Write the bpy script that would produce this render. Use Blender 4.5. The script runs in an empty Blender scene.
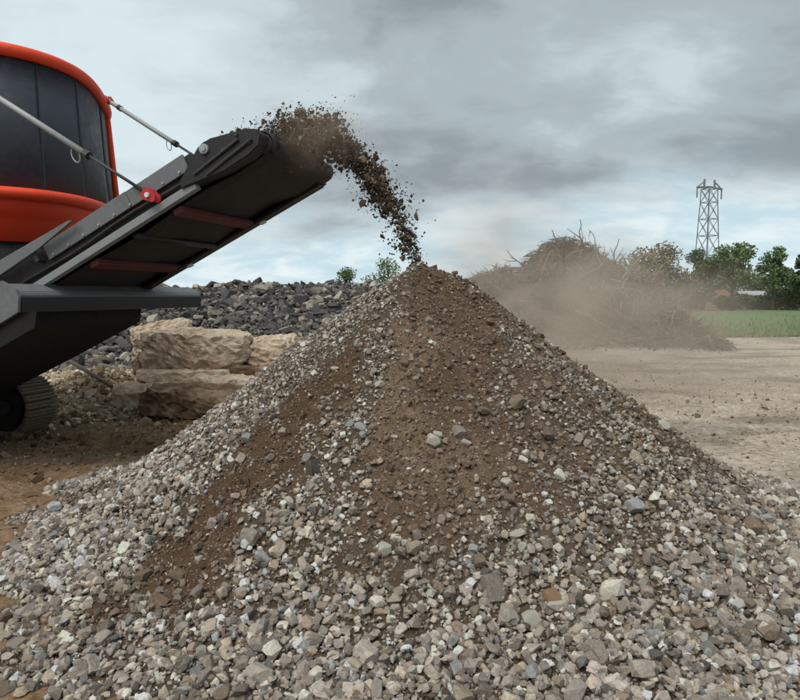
import bpy, bmesh, math
import numpy as np
from mathutils import Vector, Matrix

scene = bpy.context.scene
col = scene.collection
R = math.radians
rng = np.random.default_rng(11)

# ------------------------------------------------------------------ camera
CAM_H = 1.7
FPX = 666.0                                   # focal length in pixels of an 800 wide picture
PITCH = math.atan((350 - 296) / FPX)
cd = bpy.data.cameras.new('camera')
cd.sensor_fit = 'HORIZONTAL'
cd.sensor_width = 36
cd.lens = 36 * FPX / 800
cd.clip_start = 0.05
cd.clip_end = 6000
cam = bpy.data.objects.new('camera', cd)
cam.location = (0, 0, CAM_H)
cam.rotation_euler = (math.pi / 2 - PITCH, 0, 0)
col.objects.link(cam)
scene.camera = cam

# ------------------------------------------------------------------ world, sun, exposure
SUN_EL, SUN_AZ = R(58), R(-150)                # azimuth: 0 = ahead of the camera (+Y), positive to the right


def setup_world():
    w = bpy.data.worlds.new('World')
    scene.world = w
    w.use_nodes = True
    nt = w.node_tree
    nt.nodes.clear()
    N, L = nt.nodes.new, nt.links.new

    def math_n(op, a=None, b=None, clamp=False):
        n = N('ShaderNodeMath')
        n.operation = op
        n.use_clamp = clamp
        for i, v in enumerate((a, b)):
            if v is None:
                continue
            if isinstance(v, (int, float)):
                n.inputs[i].default_value = v
            else:
                L(v, n.inputs[i])
        return n.outputs[0]

    sky = N('ShaderNodeTexSky')
    sky.sky_type = 'NISHITA'
    sky.sun_disc = False
    sky.sun_elevation = SUN_EL
    sky.sun_rotation = SUN_AZ
    sky.dust_density = 3.0
    bg1 = N('ShaderNodeBackground')
    L(sky.outputs[0], bg1.inputs[0])
    bg1.inputs[1].default_value = 0.075

    tc = N('ShaderNodeTexCoord')
    sep = N('ShaderNodeSeparateXYZ')
    L(tc.outputs['Generated'], sep.inputs[0])
    zc = math_n('MAXIMUM', sep.outputs[2], 0.0)
    den = math_n('ADD', zc, 0.34)
    px = math_n('DIVIDE', sep.outputs[0], den)
    py = math_n('DIVIDE', sep.outputs[1], den)
    comb = N('ShaderNodeCombineXYZ')
    L(px, comb.inputs[0])
    L(py, comb.inputs[1])

    def noise(scale, detail, rough, off, stretch=(1, 1, 1), dist=0.0):
        mp = N('ShaderNodeMapping')
        mp.inputs['Location'].default_value = off
        mp.inputs['Scale'].default_value = stretch
        L(comb.outputs[0], mp.inputs[0])
        n = N('ShaderNodeTexNoise')
        n.inputs['Scale'].default_value = scale
        n.inputs['Detail'].default_value = detail
        n.inputs['Roughness'].default_value = rough
        n.inputs['Distortion'].default_value = dist
        L(mp.outputs[0], n.inputs['Vector'])
        return n.outputs[0]

    def ramp(fac, stops, smooth=True):
        r = N('ShaderNodeValToRGB')
        r.color_ramp.interpolation = 'EASE' if smooth else 'LINEAR'
        e = r.color_ramp.elements
        e[0].position, e[0].color = stops[0][0], (*stops[0][1], 1)
        e[1].position, e[1].color = stops[1][0], (*stops[1][1], 1)
        for p, c in stops[2:]:
            k = e.new(p)
            k.color = (*c, 1)
        L(fac, r.inputs[0])
        return r.outputs[0]

    big = noise(1.15, 6, 0.5, (3.1, 1.7, 0), (0.8, 1.0, 1), 0.25)
    mid = noise(3.6, 8, 0.55, (9.3, 4.2, 0), (0.8, 1.1, 1), 0.35)
    mix = math_n('ADD', math_n('MULTIPLY', big, 0.66), math_n('MULTIPLY', mid, 0.34))
    # the grey deck thickens overhead and to the right, as in view
    bias = math_n('MULTIPLY', math_n('MINIMUM', math_n('MAXIMUM', sep.outputs[0], -0.5), 0.5), 0.19)
    f = math_n('ADD', mix, bias)
    deck = ramp(f, [(0.36, (0.49, 0.57, 0.59)), (0.63, (0.195, 0.225, 0.242)), (0.44, (0.425, 0.488, 0.508)), (0.53, (0.295, 0.34, 0.36))])
    # pale band near the horizon with soft, small puffs
    low = noise(5.0, 7, 0.55, (1.3, 8.8, 0), (0.8, 1.1, 1), 0.3)
    lowc = ramp(low, [(0.38, (0.40, 0.525, 0.58)), (0.66, (0.575, 0.645, 0.66))])
    wob = math_n('ADD', sep.outputs[2], math_n('MULTIPLY', math_n('SUBTRACT', big, 0.5), 0.30))
    band = N('ShaderNodeMapRange')
    band.interpolation_type = 'SMOOTHSTEP'
    band.inputs['From Min'].default_value = 0.085
    band.inputs['From Max'].default_value = 0.20
    L(wob, band.inputs['Value'])
    mx = N('ShaderNodeMix')
    mx.data_type = 'RGBA'
    L(band.outputs[0], mx.inputs['Factor'])
    L(lowc, mx.inputs['A'])
    L(deck, mx.inputs['B'])
    bg2 = N('ShaderNodeBackground')
    L(mx.outputs['Result'], bg2.inputs[0])
    bg2.inputs[1].default_value = 1.0
    ms = N('ShaderNodeMixShader')
    ms.inputs[0].default_value = 0.93
    L(bg1.outputs[0], ms.inputs[1])
    L(bg2.outputs[0], ms.inputs[2])
    out = N('ShaderNodeOutputWorld')
    L(ms.outputs[0], out.inputs[0])


setup_world()
ld = bpy.data.lights.new('sun', 'SUN')
ld.energy = 2.0
ld.angle = R(45)
ld.color = (1.0, 0.965, 0.91)
sun = bpy.data.objects.new('sun', ld)
sdir = Vector((math.sin(SUN_AZ) * math.cos(SUN_EL), math.cos(SUN_AZ) * math.cos(SUN_EL), math.sin(SUN_EL)))
sun.rotation_euler = sdir.to_track_quat('Z', 'Y').to_euler()
sun.location = sdir * 50
col.objects.link(sun)

vs = scene.view_settings
vs.view_transform = 'Standard'
vs.look = 'None'
vs.exposure = 0.58
vs.gamma = 1.0
vs.use_curve_mapping = False
scene.render.engine = 'CYCLES'
scene.cycles.use_denoising = True
scene.cycles.max_bounces = 6
scene.cycles.diffuse_bounces = 3
scene.cycles.glossy_bounces = 3
scene.cycles.transparent_max_bounces = 8
scene.cycles.volume_bounces = 1
scene.cycles.volume_step_rate = 1.0


# ------------------------------------------------------------------ helpers
def srgb(r, g, b):
    f = lambda c: c / 12.92 if c <= 0.04045 else ((c + 0.055) / 1.055) ** 2.4
    return (f(r / 255), f(g / 255), f(b / 255))


def tag(o, label=None, cat=None, group=None, kind=None):
    if label:
        o['label'] = label
    if cat:
        o['category'] = cat
    if group:
        o['group'] = group
    if kind:
        o['kind'] = kind
    return o


def empty(name, loc=(0, 0, 0), parent=None):
    o = bpy.data.objects.new(name, None)
    o.empty_display_size = 0.1
    o.location = loc
    o.parent = parent
    col.objects.link(o)
    return o


def link(name, me, parent=None, loc=(0, 0, 0)):
    o = bpy.data.objects.new(name, me)
    o.location = loc
    o.parent = parent
    col.objects.link(o)
    return o


def mesh_np(name, V, F, mats, colors=None, smooth=False, attr='tint'):
    """V (n,3), F (m,k) with one k -> a mesh"""
    V = np.ascontiguousarray(V, np.float32)
    F = np.ascontiguousarray(F, np.int32)
    me = bpy.data.meshes.new(name)
    me.vertices.add(len(V))
    me.vertices.foreach_set('co', V.ravel())
    k = F.shape[1]
    me.loops.add(F.size)
    me.loops.foreach_set('vertex_index', F.ravel())
    me.polygons.add(len(F))
    me.polygons.foreach_set('loop_start', np.arange(0, F.size, k, dtype=np.int32))
    me.polygons.foreach_set('loop_total', np.full(len(F), k, np.int32))
    me.polygons.foreach_set('use_smooth', np.full(len(F), smooth, bool))
    if colors is not None:
        a = me.color_attributes.new(attr, 'FLOAT_COLOR', 'POINT')
        c = np.ones((len(V), 4), np.float32)
        c[:, :colors.shape[1]] = colors
        a.data.foreach_set('color', c.ravel())
    me.update(calc_edges=True)
    for m in (mats if isinstance(mats, (list, tuple)) else [mats]):
        me.materials.append(m)
    return me


_tab = np.random.default_rng(5).random((256, 256))


def vnoise(x, y, f=1.0, seed=0):
    x = np.asarray(x, float) * f + seed * 17.31 + 500
    y = np.asarray(y, float) * f + seed * 7.77 + 500
    xi, yi = np.floor(x).astype(int), np.floor(y).astype(int)
    fx, fy = x - xi, y - yi
    fx, fy = fx * fx * (3 - 2 * fx), fy * fy * (3 - 2 * fy)
    a, b = _tab[xi % 256, yi % 256], _tab[(xi + 1) % 256, yi % 256]
    c, d = _tab[xi % 256, (yi + 1) % 256], _tab[(xi + 1) % 256, (yi + 1) % 256]
    return (a * (1 - fx) + b * fx) * (1 - fy) + (c * (1 - fx) + d * fx) * fy


def fbm(x, y, f=1.0, o=4, seed=0, gain=0.5):
    s, a, t = 0, 1.0, 0
    for i in range(o):
        s = s + a * vnoise(x, y, f * 2 ** i, seed + i * 3)
        t += a
        a *= gain
    return s / t - 0.5


def sstep(a, b, x):
    t = np.clip((x - a) / (b - a), 0, 1)
    return t * t * (3 - 2 * t)


def rand_rot(n, tilt=None, normal=None):
    """random rotation matrices; with tilt: mostly flat lying (tilt in radians) about normal"""
    if tilt is None:
        q = rng.normal(size=(n, 4))
        q /= np.linalg.norm(q, axis=1, keepdims=True)
        w, x, y, z = q.T
        return np.stack([np.stack([1 - 2 * (y * y + z * z), 2 * (x * y - z * w), 2 * (x * z + y * w)], -1),
                         np.stack([2 * (x * y + z * w), 1 - 2 * (x * x + z * z), 2 * (y * z - x * w)], -1),
                         np.stack([2 * (x * z - y * w), 2 * (y * z + x * w), 1 - 2 * (x * x + y * y)], -1)], 1)
    nz = np.array(normal if normal is not None else np.tile([0, 0, 1.0], (n, 1)), float)
    nz = nz + rng.normal(size=(n, 3)) * tilt
    nz /= np.linalg.norm(nz, axis=1, keepdims=True)
    a = rng.normal(size=(n, 3))
    ax = np.cross(a, nz)
    ax /= np.linalg.norm(ax, axis=1, keepdims=True)
    ay = np.cross(nz, ax)
    return np.stack([ax, ay, nz], -1)


def hull(pts):
    bm = bmesh.new()
    for p in pts:
        bm.verts.new(p)
    bmesh.ops.convex_hull(bm, input=bm.verts[:])
    for v in [v for v in bm.verts if not v.link_faces]:
        bm.verts.remove(v)
    bmesh.ops.triangulate(bm, faces=bm.faces[:])
    bm.verts.index_update()
    V = np.array([v.co[:] for v in bm.verts])
    F = np.array([[v.index for v in f.verts] for f in bm.faces], np.int32)
    bm.free()
    return V, F


def angular(n):
    p = rng.normal(size=(n, 3))
    p /= np.linalg.norm(p, axis=1, keepdims=True)
    p *= rng.uniform(0.75, 1.0, (n, 1))
    return hull(p * 0.5)


def blocky(cut=0.28):
    """a cube with jittered, cut-off corners: a worn angular stone"""
    pts = []
    for sx in (-1, 1):
        for sy in (-1, 1):
            for sz in (-1, 1):
                c = np.array([sx, sy, sz], float) * 0.5 * rng.uniform(0.72, 1.0, 3)
                for ax in range(3):
                    q = c.copy()
                    q[ax] *= 1 - cut * rng.uniform(0.6, 1.7)
                    pts.append(q)
    return hull(np.array(pts))


T_SMALL = [angular(8) for _ in range(14)]
T_MID = [angular(int(rng.integers(10, 14))) for _ in range(12)] + [blocky(0.6) for _ in range(4)]
T_BIG = [blocky(0.62) for _ in range(10)] + [angular(20) for _ in range(14)]


def scatter(templates, pos, scl, rot, color):
    """copies of templates -> V, F, C"""
    n = len(pos)
    pick = rng.integers(0, len(templates), n)
    Vs, Fs, Cs, base = [], [], [], 0
    for t, (tv, tf) in enumerate(templates):
        ix = np.nonzero(pick == t)[0]
        if not len(ix):
            continue
        v = tv[None] * scl[ix][:, None, :]
        v = np.einsum('nij,nkj->nki', rot[ix], v) + pos[ix][:, None, :]
        nv = tv.shape[0]
        f = tf[None] + (np.arange(len(ix)) * nv)[:, None, None] + base
        Vs.append(v.reshape(-1, 3))
        Fs.append(f.reshape(-1, 3))
        Cs.append(np.repeat(color[ix], nv, 0))
        base += nv * len(ix)
    return np.concatenate(Vs), np.concatenate(Fs), np.concatenate(Cs)


# ------------------------------------------------------------------ materials
class NB:
    def __init__(self, name):
        self.m = bpy.data.materials.new(name)
        self.m.use_nodes = True
        self.nt = self.m.node_tree
        self.b = self.nt.nodes['Principled BSDF']
        self.b.inputs['Specular IOR Level'].default_value = 0.25
        self._co = None

    def n(self, t):
        return self.nt.nodes.new(t)

    def l(self, a, b):
        self.nt.links.new(a, b)

    def co(self, kind='Object'):
        t = self.n('ShaderNodeTexCoord')
        return t.outputs[kind]

    def noise(self, scale, detail=4, rough=0.55, co=None, dist=0.0, stretch=None):
        co = co or self.co()
        if stretch:
            mp = self.n('ShaderNodeMapping')
            mp.inputs['Scale'].default_value = stretch
            self.l(co, mp.inputs[0])
            co = mp.outputs[0]
        n = self.n('ShaderNodeTexNoise')
        n.inputs['Scale'].default_value = scale
        n.inputs['Detail'].default_value = detail
        n.inputs['Roughness'].default_value = rough
        n.inputs['Distortion'].default_value = dist
        self.l(co, n.inputs['Vector'])
        return n.outputs[0]

    def ramp(self, fac, *stops):
        r = self.n('ShaderNodeValToRGB')
        e = r.color_ramp.elements
        e[0].position, e[0].color = stops[0][0], (*stops[0][1], 1)
        e[1].position, e[1].color = stops[1][0], (*stops[1][1], 1)
        for p, c in stops[2:]:
            k = e.new(p)
            k.color = (*c, 1)
        self.l(fac, r.inputs[0])
        return r.outputs[0]

    def mix(self, fac, a, b, mode='MIX'):
        m = self.n('ShaderNodeMix')
        m.data_type = 'RGBA'
        m.blend_type = mode
        for s, v in (('Factor', fac), ('A', a), ('B', b)):
            i = m.inputs[s]
            if isinstance(v, (int, float)):
                i.default_value = v
            elif isinstance(v, tuple):
                i.default_value = (*v, 1)
            else:
                self.l(v, i)
        return m.outputs['Result']

    def attr(self, name, out='Color'):
        a = self.n('ShaderNodeAttribute')
        a.attribute_name = name
        return a.outputs[out]

    def base(self, c):
        if isinstance(c, tuple):
            self.b.inputs['Base Color'].default_value = (*c, 1)
        else:
            self.l(c, self.b.inputs['Base Color'])
        return self

    def rough(self, v):
        if isinstance(v, (int, float)):
            self.b.inputs['Roughness'].default_value = v
        else:
            self.l(v, self.b.inputs['Roughness'])
        return self

    def bump(self, h, strength=0.4, dist=0.01):
        b = self.n('ShaderNodeBump')
        b.inputs['Strength'].default_value = strength
        b.inputs['Distance'].default_value = dist
        self.l(h, b.inputs['Height'])
        self.l(b.outputs[0], self.b.inputs['Normal'])
        return self


def tinted(name, nscale=30, var=0.35, bump=0.35, bdist=0.004, rough=0.92):
    """colour from the pieces' own tint, broken up by grain"""
    k = NB(name)
    g = k.noise(nscale, 5, 0.65)
    gr = k.ramp(g, (0.25, (1 - var,) * 3), (0.75, (1 + var * 0.6,) * 3))
    k.base(k.mix(1.0, k.attr('tint'), gr, 'MULTIPLY')).rough(rough)
    k.bump(k.noise(nscale * 2.5, 4, 0.6), bump, bdist)
    k.b.inputs['Specular IOR Level'].default_value = 0.15
    return k.m


def metal_paint(name, c, rough=0.45, wear=(0.1, 0.09, 0.08), amt=0.35, nscale=6.0, dusty=0.25):
    """worn, dusty machine paint"""
    k = NB(name)
    n1 = k.noise(nscale, 6, 0.65)
    n2 = k.noise(nscale * 6, 5, 0.7)
    f1 = k.ramp(n1, (0.52, (0, 0, 0)), (0.78, (amt,) * 3))
    a = k.mix(f1, c, wear)
    f2 = k.ramp(n2, (0.45, (0, 0, 0)), (0.8, (dusty,) * 3))
    k.base(k.mix(f2, a, srgb(150, 138, 122))).rough(rough)
    k.l(k.ramp(n2, (0.3, (rough - 0.1,) * 3), (0.75, (min(1, rough + 0.3),) * 3)), k.b.inputs['Roughness'])
    k.bump(n2, 0.08, 0.003)
    k.b.inputs['Specular IOR Level'].default_value = 0.4
    return k.m


M = {}
M['stone'] = tinted('crushed_stone', 55, 0.38, 0.8, 0.008)
M['clod'] = tinted('soil_clods', 60, 0.4, 0.6, 0.006, 0.98)
M['slab'] = tinted('broken_slabs', 6, 0.35, 0.5, 0.02)
k = NB('pile_soil')
a = k.attr('tint')
g1 = k.noise(9, 6, 0.65)
g2 = k.noise(55, 5, 0.7)
c1 = k.mix(k.ramp(g1, (0.3, (0, 0, 0)), (0.7, (1, 1, 1))), (0.74, 0.72, 0.70), (1.22, 1.2, 1.16))
c2 = k.mix(k.ramp(g2, (0.3, (0, 0, 0)), (0.72, (1, 1, 1))), (0.66, 0.64, 0.62), (1.25, 1.25, 1.25))
k.base(k.mix(1.0, k.mix(1.0, a, c1, 'MULTIPLY'), c2, 'MULTIPLY')).rough(1.0)
k.bump(g2, 0.8, 0.015)
k.b.inputs['Specular IOR Level'].default_value = 0.05
M['pile_soil'] = k.m

k = NB('ground_soil')
a = k.attr('tint')
g1 = k.noise(1.1, 7, 0.6)
g2 = k.noise(14, 7, 0.7)
c1 = k.mix(k.ramp(g1, (0.32, (0, 0, 0)), (0.68, (1, 1, 1))), (0.78, 0.77, 0.75), (1.15, 1.15, 1.15))
c2 = k.mix(k.ramp(g2, (0.36, (0, 0, 0)), (0.64, (1, 1, 1))), (0.62, 0.60, 0.58), (1.25, 1.25, 1.25))
k.base(k.mix(1.0, k.mix(1.0, a, c1, 'MULTIPLY'), c2, 'MULTIPLY')).rough(1.0)
k.bump(g2, 1.0, 0.06)
k.b.inputs['Specular IOR Level'].default_value = 0.05
M['ground'] = k.m

k = NB('field_grass')
g1 = k.noise(0.25, 6, 0.6)
g2 = k.noise(5, 5, 0.7)
c = k.mix(k.ramp(g1, (0.3, (0, 0, 0)), (0.7, (1, 1, 1))), srgb(84, 108, 66), srgb(108, 132, 88))
k.base(k.mix(0.45, c, k.ramp(g2, (0.3, (0.05, 0.08, 0.03)), (0.7, (0.17, 0.22, 0.11))))).rough(0.95)
k.bump(g2, 0.8, 0.08)
M['field'] = k.m
k = NB('grass_blades')
k.base(k.mix(k.noise(0.4, 3), srgb(78, 102, 58), srgb(128, 138, 88))).rough(0.9)
M['grass'] = k.m

M['orange'] = metal_paint('orange_paint', srgb(230, 70, 34), 0.48, srgb(140, 58, 40), 0.35, 3.5, 0.16)
M['red'] = metal_paint('red_paint', srgb(168, 36, 44), 0.5, srgb(80, 40, 38), 0.35, 6.0, 0.15)
M['shaded_beam_red'] = metal_paint('shaded_red_paint', srgb(84, 34, 35), 0.6, srgb(60, 36, 34), 0.5, 6.0, 0.15)  # red paint darkened: the shade under the belt is in the colour
M['panel'] = metal_paint('dark_panel', srgb(52, 60, 70), 0.5, srgb(70, 77, 84), 0.3, 2.0, 0.12)
M['silver'] = metal_paint('grey_paint', srgb(124, 129, 131), 0.5, srgb(96, 98, 98), 0.4, 5.0, 0.3)
M['skirt'] = metal_paint('slate_grey_paint', srgb(96, 101, 104), 0.5, srgb(66, 68, 70), 0.5, 5.0, 0.35)
M['belly'] = metal_paint('shade_black_steel', srgb(14, 14, 15), 0.7, srgb(24, 23, 22), 0.4, 5.0, 0.04)  # near black: shade on the conveyor's underside put into the colour
M['dark_steel'] = metal_paint('dark_steel', srgb(46, 47, 50), 0.5, srgb(62, 58, 54), 0.4, 5.0, 0.18)
M['black_steel'] = metal_paint('black_steel', srgb(24, 25, 27), 0.5, srgb(38, 37, 36), 0.4, 7.0, 0.07)
M['belt'] = metal_paint('rubber_belt', srgb(34, 33, 32), 0.7, srgb(58, 52, 46), 0.4, 4.0, 0.15)
M['zinc'] = metal_paint('galvanised_steel', srgb(150, 154, 154), 0.42, srgb(110, 112, 110), 0.4, 9.0, 0.1)
M['pale'] = metal_paint('pale_pin_and_slot', srgb(205, 208, 206), 0.5, srgb(150, 150, 148), 0.3, 9.0, 0.1)  # pale pins; also paints the sky showing through the rail slots
M['track'] = metal_paint('track_steel', srgb(104, 92, 78), 0.7, srgb(70, 58, 46), 0.6, 7.0, 0.6)
k = NB('pylon_steel')
k.base(k.mix(k.noise(0.6, 3), srgb(104, 112, 118), srgb(122, 128, 132))).rough(0.6)
M['pylon'] = k.m


# ------------------------------------------------------------------ shapes
def bm_obj(name, bm, mat, parent=None, smooth=False, loc=(0, 0, 0)):
    bmesh.ops.recalc_face_normals(bm, faces=bm.faces[:])
    me = bpy.data.meshes.new(name)
    bm.to_mesh(me)
    bm.free()
    if smooth:
        me.polygons.foreach_set('use_smooth', [True] * len(me.polygons))
    me.materials.append(mat)
    return link(name, me, parent, loc)


def add_box(bm, x0, x1, y0, y1, z0, z1, fr=None, bevel=0.0):
    """box in a local frame fr(x,y,z)->world Vector"""
    fr = fr or (lambda x, y, z: Vector((x, y, z)))
    vs_ = [bm.verts.new(fr(x, y, z)) for x in (x0, x1) for y in (y0, y1) for z in (z0, z1)]
    q = [(0, 1, 3, 2), (4, 6, 7, 5), (0, 4, 5, 1), (2, 3, 7, 6), (0, 2, 6, 4), (1, 5, 7, 3)]
    fs = [bm.faces.new([vs_[i] for i in f]) for f in q]
    if bevel:
        es = list({e for f in fs for e in f.edges})
        bmesh.ops.bevel(bm, geom=es, offset=bevel, segments=2, profile=0.6, affect='EDGES')


def add_tube(bm, pts, rad, seg=10, cap=True):
    """tube through points, rad a number or a list"""
    pts = [Vector(p) for p in pts]
    rads = rad if isinstance(rad, (list, tuple, np.ndarray)) else [rad] * len(pts)
    rings = []
    up0 = None
    for i, p in enumerate(pts):
        d = (pts[min(i + 1, len(pts) - 1)] - pts[max(i - 1, 0)]).normalized()
        if up0 is None:
            up0 = Vector((0, 0, 1)) if abs(d.z) < 0.9 else Vector((1, 0, 0))
        a = d.cross(up0).normalized()
        b = a.cross(d).normalized()
        up0 = b
        rings.append([bm.verts.new(p + (a * math.cos(t) + b * math.sin(t)) * rads[i])
                      for t in (2 * math.pi * j / seg for j in range(seg))])
    for r0, r1 in zip(rings, rings[1:]):
        for j in range(seg):
            bm.faces.new((r0[j], r0[(j + 1) % seg], r1[(j + 1) % seg], r1[j]))
    if cap:
        bm.faces.new(rings[0][::-1])
        bm.faces.new(rings[-1])


def add_prism(bm, prof, y0, y1, fr):
    """profile of (x,z) extruded from y0 to y1 in frame fr"""
    a = [bm.verts.new(fr(x, y0, z)) for x, z in prof]
    b = [bm.verts.new(fr(x, y1, z)) for x, z in prof]
    n = len(prof)
    for i in range(n):
        bm.faces.new((a[i], a[(i + 1) % n], b[(i + 1) % n], b[i]))
    bm.faces.new(a[::-1])
    bm.faces.new(b)


# ================================================================== THE SETTING
PX, PY, PH = 0.20, 5.5, 1.97                     # summit of the gravel pile
SLOPE = 0.74


def pile_polar(x, y):
    dx, dy = x - PX, y - PY
    return np.hypot(dx, dy), np.degrees(np.arctan2(dx, -dy))


def pile_height(x, y, fine=True):
    x, y = np.asarray(x, float), np.asarray(y, float)
    # a short summit ridge instead of a point
    dx = x - PX
    t = np.clip((dx + 0.04) / 0.26, 0, 1)
    sx = dx + 0.04 - t * 0.26
    s = np.sqrt(sx ** 2 + (y - PY) ** 2 + 0.05 ** 2)
    r, ph = pile_polar(x, y)
    sl = SLOPE * (1 + 0.05 * fbm(np.cos(np.radians(ph)) * 2, np.sin(np.radians(ph)) * 2, 1.3, 3, 4) * 2)
    cone = PH + 0.05 - sl * s - 0.09 * t
    reach = 3.18 + 0.55 * fbm(x, y, 0.7, 3, 9) - 0.35 * (1 - sstep(-120, -80, ph)) + 0.3 * sstep(5, 35, ph) * (1 - sstep(70, 95, ph)) + 0.12 * sstep(-60, -45, ph) * (1 - sstep(-40, -20, ph))
    foot = 0.30 * np.clip((reach - r) / 1.25, -1.5, 1.2)
    kk = 0.075
    h = kk * np.logaddexp(cone / kk, foot / kk) - 0.02
    if fine:
        amp = sstep(0.05, 0.6, r)
        h = h + amp * (0.10 * fbm(x, y, 1.4, 3, 1) + 0.05 * fbm(x, y, 5, 3, 2)) + 0.018 * fbm(x, y, 17, 3, 3)
        # runnels down the slope
        h = h + amp * 0.05 * fbm(ph * 0.09, r * 0.35, 1.0, 3, 6)
    return h


def soil_mask(x, y):
    """1 = fines (brown soil) at the surface, 0 = clean gravel"""
    r, ph = pile_polar(x, y)
    w = ph + 15 * fbm(x, y, 2.2, 4, 21) + 18 * fbm(x, y, 9, 4, 23)
    rw = r + 0.5 * fbm(x, y, 2.0, 4, 25)
    left = -13 - 10 * np.clip(1.0 - r, 0, 1)
    right = 20 + 38 * np.clip(1.3 - r, 0, 1.2)
    centre = sstep(left - 3, left + 4, w) * (1 - sstep(right - 6, right + 8, w)) * (1 - sstep(1.6, 2.35, rw))
    band_c = np.interp(r, [0.9, 1.2, 1.7, 2.3, 2.8], [-31, -33.5, -37, -34, -32])
    hw = np.interp(r, [0.7, 1.0, 1.6, 2.6], [1.5, 5.5, 6.5, 6.0])
    band = (1 - sstep(hw - 2, hw + 2.5, np.abs(w - band_c))) * sstep(0.75, 0.95, r) * (1 - sstep(2.55, 2.8, rw))
    edge = sstep(56, 70, w) * (1 - sstep(112, 135, w)) * (1 - sstep(2.1, 2.5, rw)) * 0.85
    top = (1 - sstep(0.3, 0.7, rw)) * sstep(-35, -8, w) * 0.8
    mixd = (0.12 + 0.55 * sstep(-0.02, 0.16, fbm(x, y, 3.5, 4, 27))) * sstep(5, 25, w) * (1 - sstep(2.2, 3.0, rw))
    spots = 0.8 * sstep(0.13, 0.22, fbm(x, y, 1.7, 3, 31)) * sstep(2.2, 2.6, r)
    return np.clip(np.maximum.reduce([centre, band, edge, top, mixd, spots]), 0, 1)


def ground_height(x, y):
    x, y = np.asarray(x, float), np.asarray(y, float)
    near = 1 - sstep(16, 26, np.hypot(x, y))
    h = 0.10 * fbm(x, y, 0.45, 3, 41) + 0.07 * fbm(x, y, 1.9, 4, 42)
    # wheel ruts running away on the trampled ground at the left
    wob = 0.25 * fbm(x, y, 0.5, 2, 44)
    u_ = x * 0.45 + y * 0.9 + wob
    rut = np.exp(-((u_ - 5.4) / 0.22) ** 2) + np.exp(-((u_ - 4.1) / 0.22) ** 2) - 0.7 * np.exp(-((u_ - 5.85) / 0.2) ** 2)
    h = h - 0.07 * rut * (1 - sstep(-2.4, -1.2, x)) * (0.6 + 1.2 * vnoise(x, y, 2.5, 45))
    h = h + (0.06 + 0.07 * (1 - sstep(-2.5, -0.5, x))) * fbm(x, y, 4.2, 4, 46) * (0.5 + vnoise(x, y, 0.6, 47))
    # tyre tracks over the dusty yard at the right
    u2 = y - 0.22 * x + 0.5 * fbm(x, y, 0.3, 2, 48)
    tread = 0.6 + 0.4 * np.sin(x * 22)
    for c0 in (7.4, 9.1, 12.6, 14.4):
        h = h - 0.05 * np.exp(-((u2 - c0) / 0.2) ** 2) * sstep(2.0, 3.5, x) * tread
        h = h + 0.035 * np.exp(-((u2 - c0 - 0.36) / 0.12) ** 2) * sstep(2.0, 3.5, x)
    return h * near - 0.02


# ground: one sheet, fine near by, coarse to the horizon
def axis(lo, hi, fine, n, big):
    a = np.linspace(lo, hi, n)
    g = np.geomspace(fine, big, 26)
    return np.concatenate([lo - g[::-1], a, hi + g])


gx = axis(-11, 13, 0.12, 330, 3000)
gy = axis(1.0, 26, 0.12, 330, 3000)
X, Y = np.meshgrid(gx, gy)
Z = ground_height(X, Y)
nx, ny = len(gx), len(gy)
idx = np.arange(nx * ny).reshape(ny, nx)
Fq = np.stack([idx[:-1, :-1], idx[:-1, 1:], idx[1:, 1:], idx[1:, :-1]], -1).reshape(-1, 4)
xf, yf = X.ravel(), Y.ravel()
c_red = np.array(srgb(148, 123, 98))
c_olive = np.array(srgb(148, 125, 98))
c_dust = np.array(srgb(188, 175, 160))
c_pale = np.array(srgb(198, 189, 175))
wl = sstep(0.5, 3.0, xf + 1.5 * fbm(xf, yf, 0.5, 3, 51))[:, None]
wo = sstep(6.3, 7.4, yf + 1.2 * fbm(xf, yf, 0.9, 3, 52))[:, None]
cl = c_red * (1 - wo) + c_olive * wo
wp = sstep(8.2, 9.5, yf + 1.0 * fbm(xf, yf, 1.1, 3, 53))[:, None] * sstep(-0.05, 0.16, fbm(xf, yf, 0.8, 4, 54))[:, None]
cl = cl * (1 - wp) + c_pale * wp
wq = sstep(0.02, 0.16, fbm(xf * 0.5, yf, 0.6, 4, 55))[:, None]
cr = c_dust * (1 - 0.5 * wq) + c_pale * 0.5 * wq
wd = sstep(0.04, 0.2, fbm(xf * 0.4, yf, 1.1, 4, 56))[:, None]
cr = cr * (1 - 0.35 * wd)
ground = link('ground', mesh_np('ground', np.c_[xf, yf, Z.ravel()], Fq, M['ground'], cl * (1 - wl) + cr * wl, True))
tag(ground, 'trampled brown and dusty beige earth of the work yard', None, None, 'structure')

# the green field beyond the brush
bm = bmesh.new()
edge = []
for i in range(61):
    x = 9.5 + i * 3.2
    yy = 27.0 + 0.10 * (x - 9.5) + 1.6 * float(fbm(x, 3.0, 0.35, 3, 61)) * 2
    edge.append((x, yy))
lowv = [bm.verts.new((x, y, 0.035)) for x, y in edge]
highv = [bm.verts.new((x, 96, 0.035)) for x, y in edge]
for i in range(60):
    bm.faces.new((lowv[i], lowv[i + 1], highv[i + 1], highv[i]))
field = bm_obj('field', bm, M['field'])
tag(field, 'short green meadow between the brush heap and the trees', None, None, 'structure')

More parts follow.
